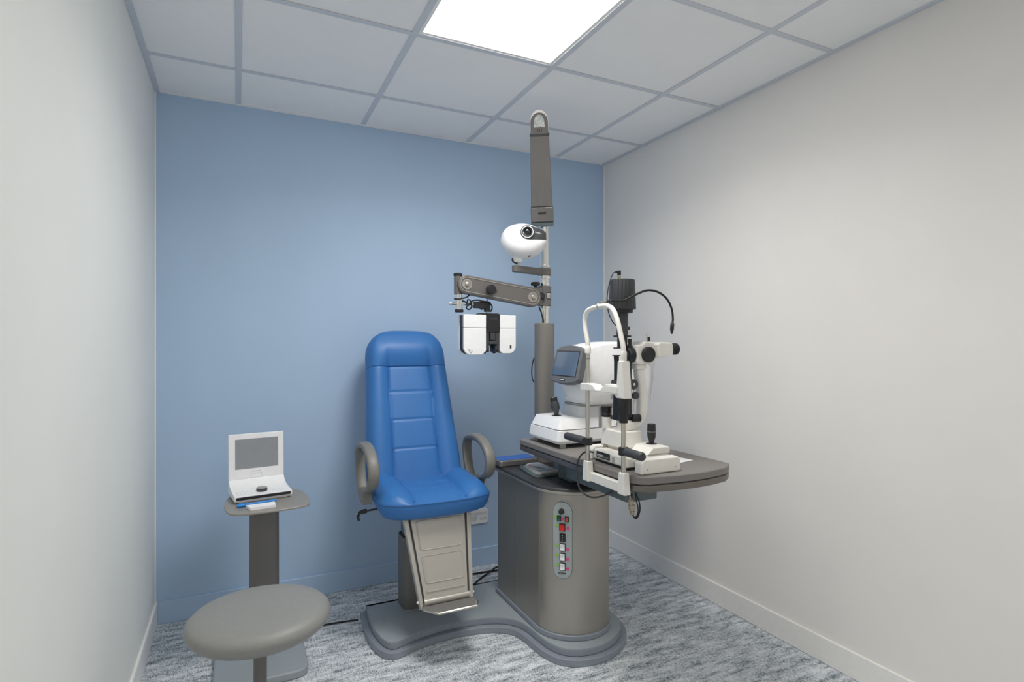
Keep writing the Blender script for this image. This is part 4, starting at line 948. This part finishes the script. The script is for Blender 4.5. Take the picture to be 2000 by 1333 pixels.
# cream headband arch
B().lathe([(0.0092, 0), (0.0118, 0.003), (0.0118, 0.026), (0.0092, 0.03)], (CXP, YL, 1.268), (0, 0, 1), 18).build('arch_socket', 'cream', t)
B().lathe([(0.0092, 0), (0.0108, 0.003), (0.0108, 0.030), (0.0092, 0.034)], (CXP, YR, 1.246), (0, 0, 1), 18).build('arch_socket', 'cream', t)
B().tube([(CXP, YL, 1.290), (CXP, YL+0.003, 1.315), (CXP, YL+0.017, 1.362), (CXP, YL+0.021, 1.400), (CXP, YL+0.006, 1.428), (CXP, YL-0.030, 1.439), (CXP, YL-0.085, 1.443), (CXP, YL-0.130, 1.441), (CXP, YL-0.163, 1.424), (CXP, YL-0.187, 1.385),
          (CXP, YL-0.206, 1.335), (CXP, YR+0.004, 1.300), (CXP, YR, 1.276)], 0.0088, 14, 6).build('headband_arch', 'cream', t, ang=60)
# fixation lamp on its gooseneck
GY0 = YL-0.075
B().tube([(CXP+0.0102*math.sin(a), GY0, 1.443+0.0102*math.cos(a)) for a in [2*PI*k/14 for k in range(14)]], 0.0022, 8, 1, True).build('gooseneck_clip', 'steel', t)
B().cyl((CXP+0.004, GY0, 1.458), (CXP+0.034, GY0-0.004, 1.464), 0.0042, 12).build('gooseneck_ferrule', 'steel', t)
B().cyl((CXP+0.028, GY0-0.003, 1.463), (CXP+0.048, GY0-0.006, 1.464), 0.0062, 12).build('gooseneck_socket', 'charcoal', t)
B().tube([(CXP+0.045, GY0-0.006, 1.464), (1.640, -1.372, 1.466), (1.690, -1.382, 1.490), (1.740, -1.388, 1.507), (1.790, -1.390, 1.502), (1.832, -1.390, 1.478), (1.856, -1.390, 1.440), (1.862, -1.390, 1.404), (1.860, -1.390, 1.385)], 0.0042, 10, 8).build('gooseneck', 'black_rubber', t)
B().lathe([(0.0048, 0), (0.0075, 0.004), (0.0075, 0.026), (0.003, 0.044)], (1.860, -1.390, 1.387), (-0.10, 0, -1), 14).build('fixation_lamp', 'black', t)
# power lead in a loop from the base over the table edge and back under it
B().tube([(1.600, -1.238, Z0+0.030), (1.578, -1.225, Z0+0.034), (1.556, -1.216, Z0+0.020), (1.542, -1.210, Z0-0.012), (1.536, -1.214, 0.79), (1.540, -1.235, 0.742), (1.556, -1.275, 0.722), (1.584, -1.31, 0.728), (1.612, -1.345, 0.752)], 0.0034, 8, 8).build('power_lead', 'charcoal', t)

# hanging connector with a loop of lead under the front of the table
t = thing('cable_connector', 'metal cable connector with black lead hanging under the table edge', 'connector', (1.575, -1.515, 0.70))
hxp, hyp = 1.572, -1.512
B().lathe([(0.005, 0), (0.008, 0.003), (0.008, 0.012), (0.006, 0.013), (0.006, 0.016), (0.011, 0.017), (0.011, 0.034), (0.0085, 0.036), (0.0085, 0.046), (0.010, 0.047), (0.010, 0.052), (0.005, 0.056), (0.004, 0.066)], (hxp+0.004, hyp, 0.715), (-0.12, 0.06, 1), 16).build('connector_body', 'brass', t)
B().tube([(hxp+0.0, hyp, 0.790), (hxp-0.001, hyp, 0.775), (hxp-0.001, hyp+0.002, 0.762)], 0.0030, 8, 4).build('lead', 'black_rubber', t)
B().tube([(hxp+0.004, hyp, 0.716), (hxp+0.008, hyp-0.002, 0.706), (hxp+0.016, hyp-0.004, 0.702), (hxp+0.024, hyp-0.006, 0.712), (hxp+0.029, hyp-0.008, 0.735), (hxp+0.026, hyp-0.006, 0.762), (hxp+0.018, hyp-0.003, 0.782), (hxp+0.015, hyp, 0.792)], 0.0024, 8, 6).build('lead', 'black_rubber', t)
B().tube([(hxp+0.012, hyp-0.004, 0.792), (hxp+0.014, hyp-0.007, 0.765), (hxp+0.020, hyp-0.009, 0.738), (hxp+0.018, hyp-0.008, 0.715), (hxp+0.010, hyp-0.004, 0.704)], 0.0022, 8, 6).build('lead', 'black_rubber', t)

# ------------------------------------------------------------------ things lying about
# tray with blue mat at the back of the console top
t = thing('instrument_tray', 'silver tray with blue mat at the back of the console top', 'tray', (1.6, -0.51, 0.7))
poly = rrect(1.500, 1.712, -0.575, -0.452, 0.014, 5)
TRZ = 0.7006
B().prism(poly, TRZ, TRZ+0.030).build('tray_body', 'tray_silver', t, bev=0.007, seg=3)
B().prism(inset(poly, 0.012), TRZ+0.030, TRZ+0.0312).build('tray_mat', 'tray_blue', t)
# document tray and cards
t = tag(B().prism([(1.575, -0.635), (1.552, -0.825), (1.560, -0.845), (1.580, -0.850), (1.705, -0.838), (1.705, -0.596), (1.600, -0.598)], 0.7006, 0.7085).build('document_tray', 'armbox', bev=0.002), 'thin dark grey document tray on the console top under the leaflets', 'tray')
cards = [('green_print', 0.7090, 0.7112, 0.000, 'pale green edged card at the bottom of the leaflet stack', 'card'), ('pink_print', 0.7116, 0.7138, 0.006, 'pale pink edged card in the middle of the leaflet stack', 'card')]
base = [(1.594, -0.640), (1.576, -0.800), (1.590, -0.826), (1.700, -0.815), (1.700, -0.604), (1.634, -0.598)]
for m_, z0, z1, d, lab, cat in cards:
    tag(B().prism([(x+d*0.6, y) for x, y in inset(base, d)], z0, z1).build('card', m_, sm=False), lab, cat, 'leaflets on the console')
t = thing('leaflet', 'pale blue leaflet with a printed blue brush picture on top of the stack', 'leaflet', (1.62, -0.72, 0.714))
lf = [(x+0.004, y) for x, y in inset(base, 0.008)]
B().prism(lf, 0.7142, 0.7160).build('sheet', 'paper', t, sm=False)
B().prism([(1.600, -0.760), (1.597, -0.795), (1.680, -0.790), (1.680, -0.770)], 0.7160, 0.7164).build('printed_patch', 'teal_print', t, sm=False)
B().prism([(1.618, -0.690), (1.627, -0.715), (1.652, -0.765), (1.655, -0.740), (1.630, -0.680)], 0.7165, 0.7168).build('printed_brush', 'screen_blue', t, sm=False)
B().prism([(1.607, -0.655), (1.614, -0.690), (1.630, -0.660), (1.622, -0.640)], 0.7160, 0.7164).build('printed_lines', 'pink_print', t, sm=False)
# loose sheet behind the slit lamp
tag(B().prism([(1.800, -1.455), (1.800, -1.272), (1.930, -1.262), (1.948, -1.408), (1.866, -1.424)], TZ+0.0003, TZ+0.0012).build('paper_sheet', 'paper', sm=False), 'white sheet of paper on the table beside the slit lamp base', 'paper')

# ------------------------------------------------------------------ display stand and portable player
t = thing('display_stand', 'grey pedestal stand with rounded shelf near the left wall', 'stand', (0.44, -0.55, 0))
B().prism(rrect(0.262, 0.602, -0.745, -0.380, 0.05, 6), 0.0, 0.033).build('base', 'slate', t, bev=0.008, seg=3)
b = B(); rings = []
for z, yo, hw in ((0.033, -0.485, 0.059), (0.30, -0.500, 0.058), (0.636, -0.525, 0.056)):
    ring = []
    for k in range(20):
        a = PI*k/19; ring.append((0.447+hw*math.cos(a)*1.0, yo-0.018*math.sin(a)*1.0-0.0, z))
    for k in range(20):
        a = PI-PI*k/19; ring.append((0.447+hw*0.985*math.cos(a), yo+0.010-0.010*math.sin(a), z))
    rings.append(ring)
b.loft(rings).build('column', 'taupe_dark', t, ang=50)
sh = [(0.338, -0.655), (0.40, -0.668), (0.50, -0.664), (0.592, -0.645), (0.616, -0.615), (0.622, -0.54), (0.617, -0.45), (0.600, -0.375), (0.575, -0.335), (0.53, -0.318), (0.38, -0.322), (0.330, -0.340), (0.306, -0.40), (0.297, -0.48), (0.300, -0.56), (0.312, -0.620)]
sh = [(p.x, p.y) for p in smooth([(x, y, 0) for x, y in sh], 4, True)]
B().prism(sh, 0.638, 0.647).build('shelf', 'taupe', t, bev=0.003)
# portable player
SZ0 = 0.6474
t = thing('portable_player', 'white portable video player with open grey screen on the stand shelf', 'video player', (0.43, -0.45, SZ0))
ang = 0.141
def dv_(x, y): return (0.335+x*math.cos(ang)-y*math.sin(ang), -0.520+x*math.sin(ang)+y*math.cos(ang))
DW, DD = 0.226, 0.175
def dbox(x0, x1, prof):     # prof: list of (y, z), extruded along the width
    b = B(); n = len(prof); vs = []
    for x in (x0, x1):
        for y, z in prof: p = dv_(x, y); vs.append((p[0], p[1], z))
    return b.add(vs, [list(range(n))[::-1], [n+i for i in range(n)]]+[(i, (i+1) % n, n+(i+1) % n, n+i) for i in range(n)])
xo = 0.0
skew = lambda k: 0.0
# base body: low front edge, curving up to the hinge
curve = [(0.0, SZ0+0.030), (0.04, SZ0+0.0325), (0.08, SZ0+0.035), (0.115, SZ0+0.039), (0.140, SZ0+0.046), (0.155, SZ0+0.056), (0.164, SZ0+0.066)]
bsd = dbox(0.0, DW, [(0.0, SZ0+0.012)]+curve+[(0.176, SZ0+0.066), (0.178, SZ0+0.012)]).build('base', 'white', t, bev=0.002, ang=30)
dbox(0.006, DW-0.006, [(-0.002, SZ0+0.014), (-0.002, SZ0+0.027), (0.004, SZ0+0.027), (0.004, SZ0+0.014)]).build('front_strip', 'black', t, bev=0.003)
dbox(0.002, DW-0.002, [(0.004, SZ0+0.006), (0.004, SZ0+0.012), (0.172, SZ0+0.012), (0.172, SZ0+0.006)]).build('underside', 'grey_white', t)
dbox(0.017, DW-0.018, [(0.012, SZ0), (0.012, SZ0+0.006), (0.165, SZ0+0.006), (0.165, SZ0)]).build('battery', 'grey_white', t)
# lid, leaning back
def lid(x0, x1, k0, k1, o0, o1):
    b = B(); p8 = []
    for o in (o0, o1):
        for x, k in ((x0, k0), (x1, k0), (x1, k1), (x0, k1)):
            y = 0.164+0.03*k-o; p = dv_(x, y); p8.append((p[0], p[1], SZ0+0.0655+k))
    return b.hexa(p8)
ld_ = lid(0.0, DW, 0.0, 0.196, -0.016, 0.0).build('lid', 'white', t, bev=0.003)
lid(0.026, DW-0.024, 0.044, 0.174, 0.0, 0.0008).build('screen', 'screen_grey', ld_, sm=False)
for a in ((0.090, 0.1345, 0.0205, 0.0212), (0.090, 0.0907, 0.002, 0.0205), (0.1338, 0.1345, 0.002, 0.0205)):
    lid(a[0], a[1], a[2], a[3], 0.0, 0.0006).build('hinge_line', 'grey_print', ld_, sm=False)
b = B(); p0 = dv_(0.094, 0.1645); p1 = dv_(0.134, 0.1645)
marks(b, (p0[0], p0[1]-0.0012, SZ0+0.066+0.0285), (p1[0]-p0[0], p1[1]-p0[1], 0), (0, 0, 1), 9, 0.0030, 0.0032, 0.0009, 6); b.build('lettering', 'grey_print', ld_)
def dtop(y):
    for (ya, za), (yb, zb) in zip(curve, curve[1:]):
        if y <= yb: return za+(zb-za)*(y-ya)/(yb-ya)
    return curve[-1][1]
p = dv_(0.113, 0.050)
B().lathe([(0.0215, 0), (0.0215, 0.011), (0.0195, 0.012)], (p[0], p[1], dtop(0.048)), (0, -0.06, 1), 28).build('jog_dial', 'charcoal', t)
B().lathe([(0.0205, 0), (0.0205, 0.0015), (0.014, 0.0018), (0.001, 0.0018)], (p[0], p[1]-0.0006, dtop(0.048)+0.012), (0, -0.06, 1), 28).build('dial_cap', 'silver', t)
for gx, n1, n2 in ((0.018, 5, 4), (0.155, 4, 3)):
    for i in range(n1):
        for j in range(n2):
            x = gx+i*0.013; y = 0.020+j*0.015; p = dv_(x, y)
            B().lathe([(0.0032, 0), (0.003, 0.0007)], (p[0], p[1], dtop(y)), (0, 0, 1), 10).build('button', 'grey_white', bsd)
for i in range(4):
    p = dv_(0.082+i*0.016, 0.088); B().lathe([(0.0032, 0), (0.003, 0.0007)], (p[0], p[1], dtop(0.085)), (0, 0, 1), 10).build('button', 'grey_white', bsd)
# pen and pad in front of it
t = thing('pen', 'bright blue pen lying on the shelf under the player front', 'pen', (0.42, -0.558, SZ0))
a_, c_ = Vector((0.345, -0.572, SZ0+0.0068)), Vector((0.500, -0.541, SZ0+0.0068)); d_ = (c_-a_)
B().lathe([(0.006, 0), (0.0065, 0.004), (0.0065, 0.030)], a_, d_, 14).build('cap', 'pen_blue', t)
B().lathe([(0.0056, 0), (0.0056, 0.105), (0.003, 0.118), (0.001, 0.124)], a_+d_.normalized()*0.030, d_, 14).build('barrel', 'pen_blue', t)
B().tube([a_+Vector((0.002, 0, 0.007)), a_+d_*0.25+Vector((0, 0, 0.0085))], 0.0016, 6, 1).build('clip', 'pen_blue', t)
tag(B().hexa([(0.392, -0.640, SZ0+0.0002), (0.486, -0.628, SZ0+0.0002), (0.484, -0.578, SZ0+0.0002), (0.377, -0.591, SZ0+0.0002), (0.392, -0.640, SZ0+0.012), (0.486, -0.628, SZ0+0.012), (0.484, -0.578, SZ0+0.012), (0.377, -0.591, SZ0+0.012)]).build('note_pad', 'paper', bev=0.0006), 'small white note pad on the stand shelf edge', 'note pad')

# ------------------------------------------------------------------ stool in front
t = thing('stool', 'round grey upholstered stool in the left foreground', 'stool', (0.408, -1.255, 0))
SXc, SYc, SR = 0.408, -1.262, 0.203
B().lathe([(0.02, 0.462), (0.146, 0.462), (0.180, 0.468), (0.193, 0.480), (0.198, 0.494), (0.195, 0.507), (0.185, 0.517), (0.166, 0.524), (0.13, 0.529), (0.08, 0.531), (0.03, 0.532), (0.002, 0.532)], (SXc, SYc, 0), (0, 0, 1), 72).build('seat', 'arm_plastic', t, ang=60)
B().cyl((SXc, SYc, 0.452), (SXc, SYc, 0.462), 0.09, 32).build('seat_plate', 'black', t)
B().cyl((SXc, SYc, 0.045), (SXc, SYc, 0.452), 0.0185, 24).build('post', 'taupe_dark', t)
B().lathe([(0.17, 0), (0.17, 0.012), (0.14, 0.024), (0.05, 0.038), (0.03, 0.046)], (SXc, SYc, 0.0), (0, 0, 1), 48).build('base', 'slate', t, ang=50)

# ------------------------------------------------------------------ socket and cables
t = thing('wall_socket', 'white double wall socket plate on the blue wall behind the chair', 'socket', (1.60, 0, 0.25))
B().prism(rrect(1.520, 1.678, 0.249, 0.335, 0.008, 4), -0.011, -0.0003, 'xz').build('plate', 'white', t, bev=0.003)
B().prism(rrect(1.628, 1.668, 0.270, 0.288, 0.002, 3), -0.013, -0.011, 'xz').build('blank_module', 'grey_white', t, bev=0.001)
B().prism(rrect(1.545, 1.670, 0.300, 0.318, 0.002, 3), -0.012, -0.011, 'xz').build('label_window', 'grey_white', t, bev=0.001)
B().lathe([(0.021, 0), (0.021, 0.001), (0.018, 0.0012)], (1.590, -0.011, 0.287), (0, -1, 0), 20).build('outlet', 'grey_white', t)
for x in (1.583, 1.601): B().lathe([(0.003, 0), (0.003, 0.0006)], (x, -0.0122, 0.286), (0, -1, 0), 10).build('pin_hole', 'socket_grey', t)
def cable(pts, r, name, lab): tag(B().tube(pts, r, 8, 6).build(name, 'black_rubber'), lab, 'cable')
cable([(0.605, -0.350, 0.0058), (0.70, -0.355, 0.0058), (0.78, -0.362, 0.0058), (0.858, -0.374, 0.0058)], 0.0042, 'floor_cable', 'black cable lying on the carpet between the stool and the plinth')
cable([(1.30, -0.130, 0.0055), (1.44, -0.110, 0.0055), (1.58, -0.115, 0.0055), (1.70, -0.130, 0.0055), (1.82, -0.19, 0.0055)], 0.005, 'floor_cable', 'straight black cable on the carpet behind the chair along the wall')
cable([(1.36, -0.320, 0.0055), (1.46, -0.275, 0.0055), (1.55, -0.195, 0.0055), (1.63, -0.150, 0.015), (1.70, -0.105, 0.0165), (1.80, -0.09, 0.0055)], 0.005, 'floor_cable', 'curved black cable crossing the other one behind the console')
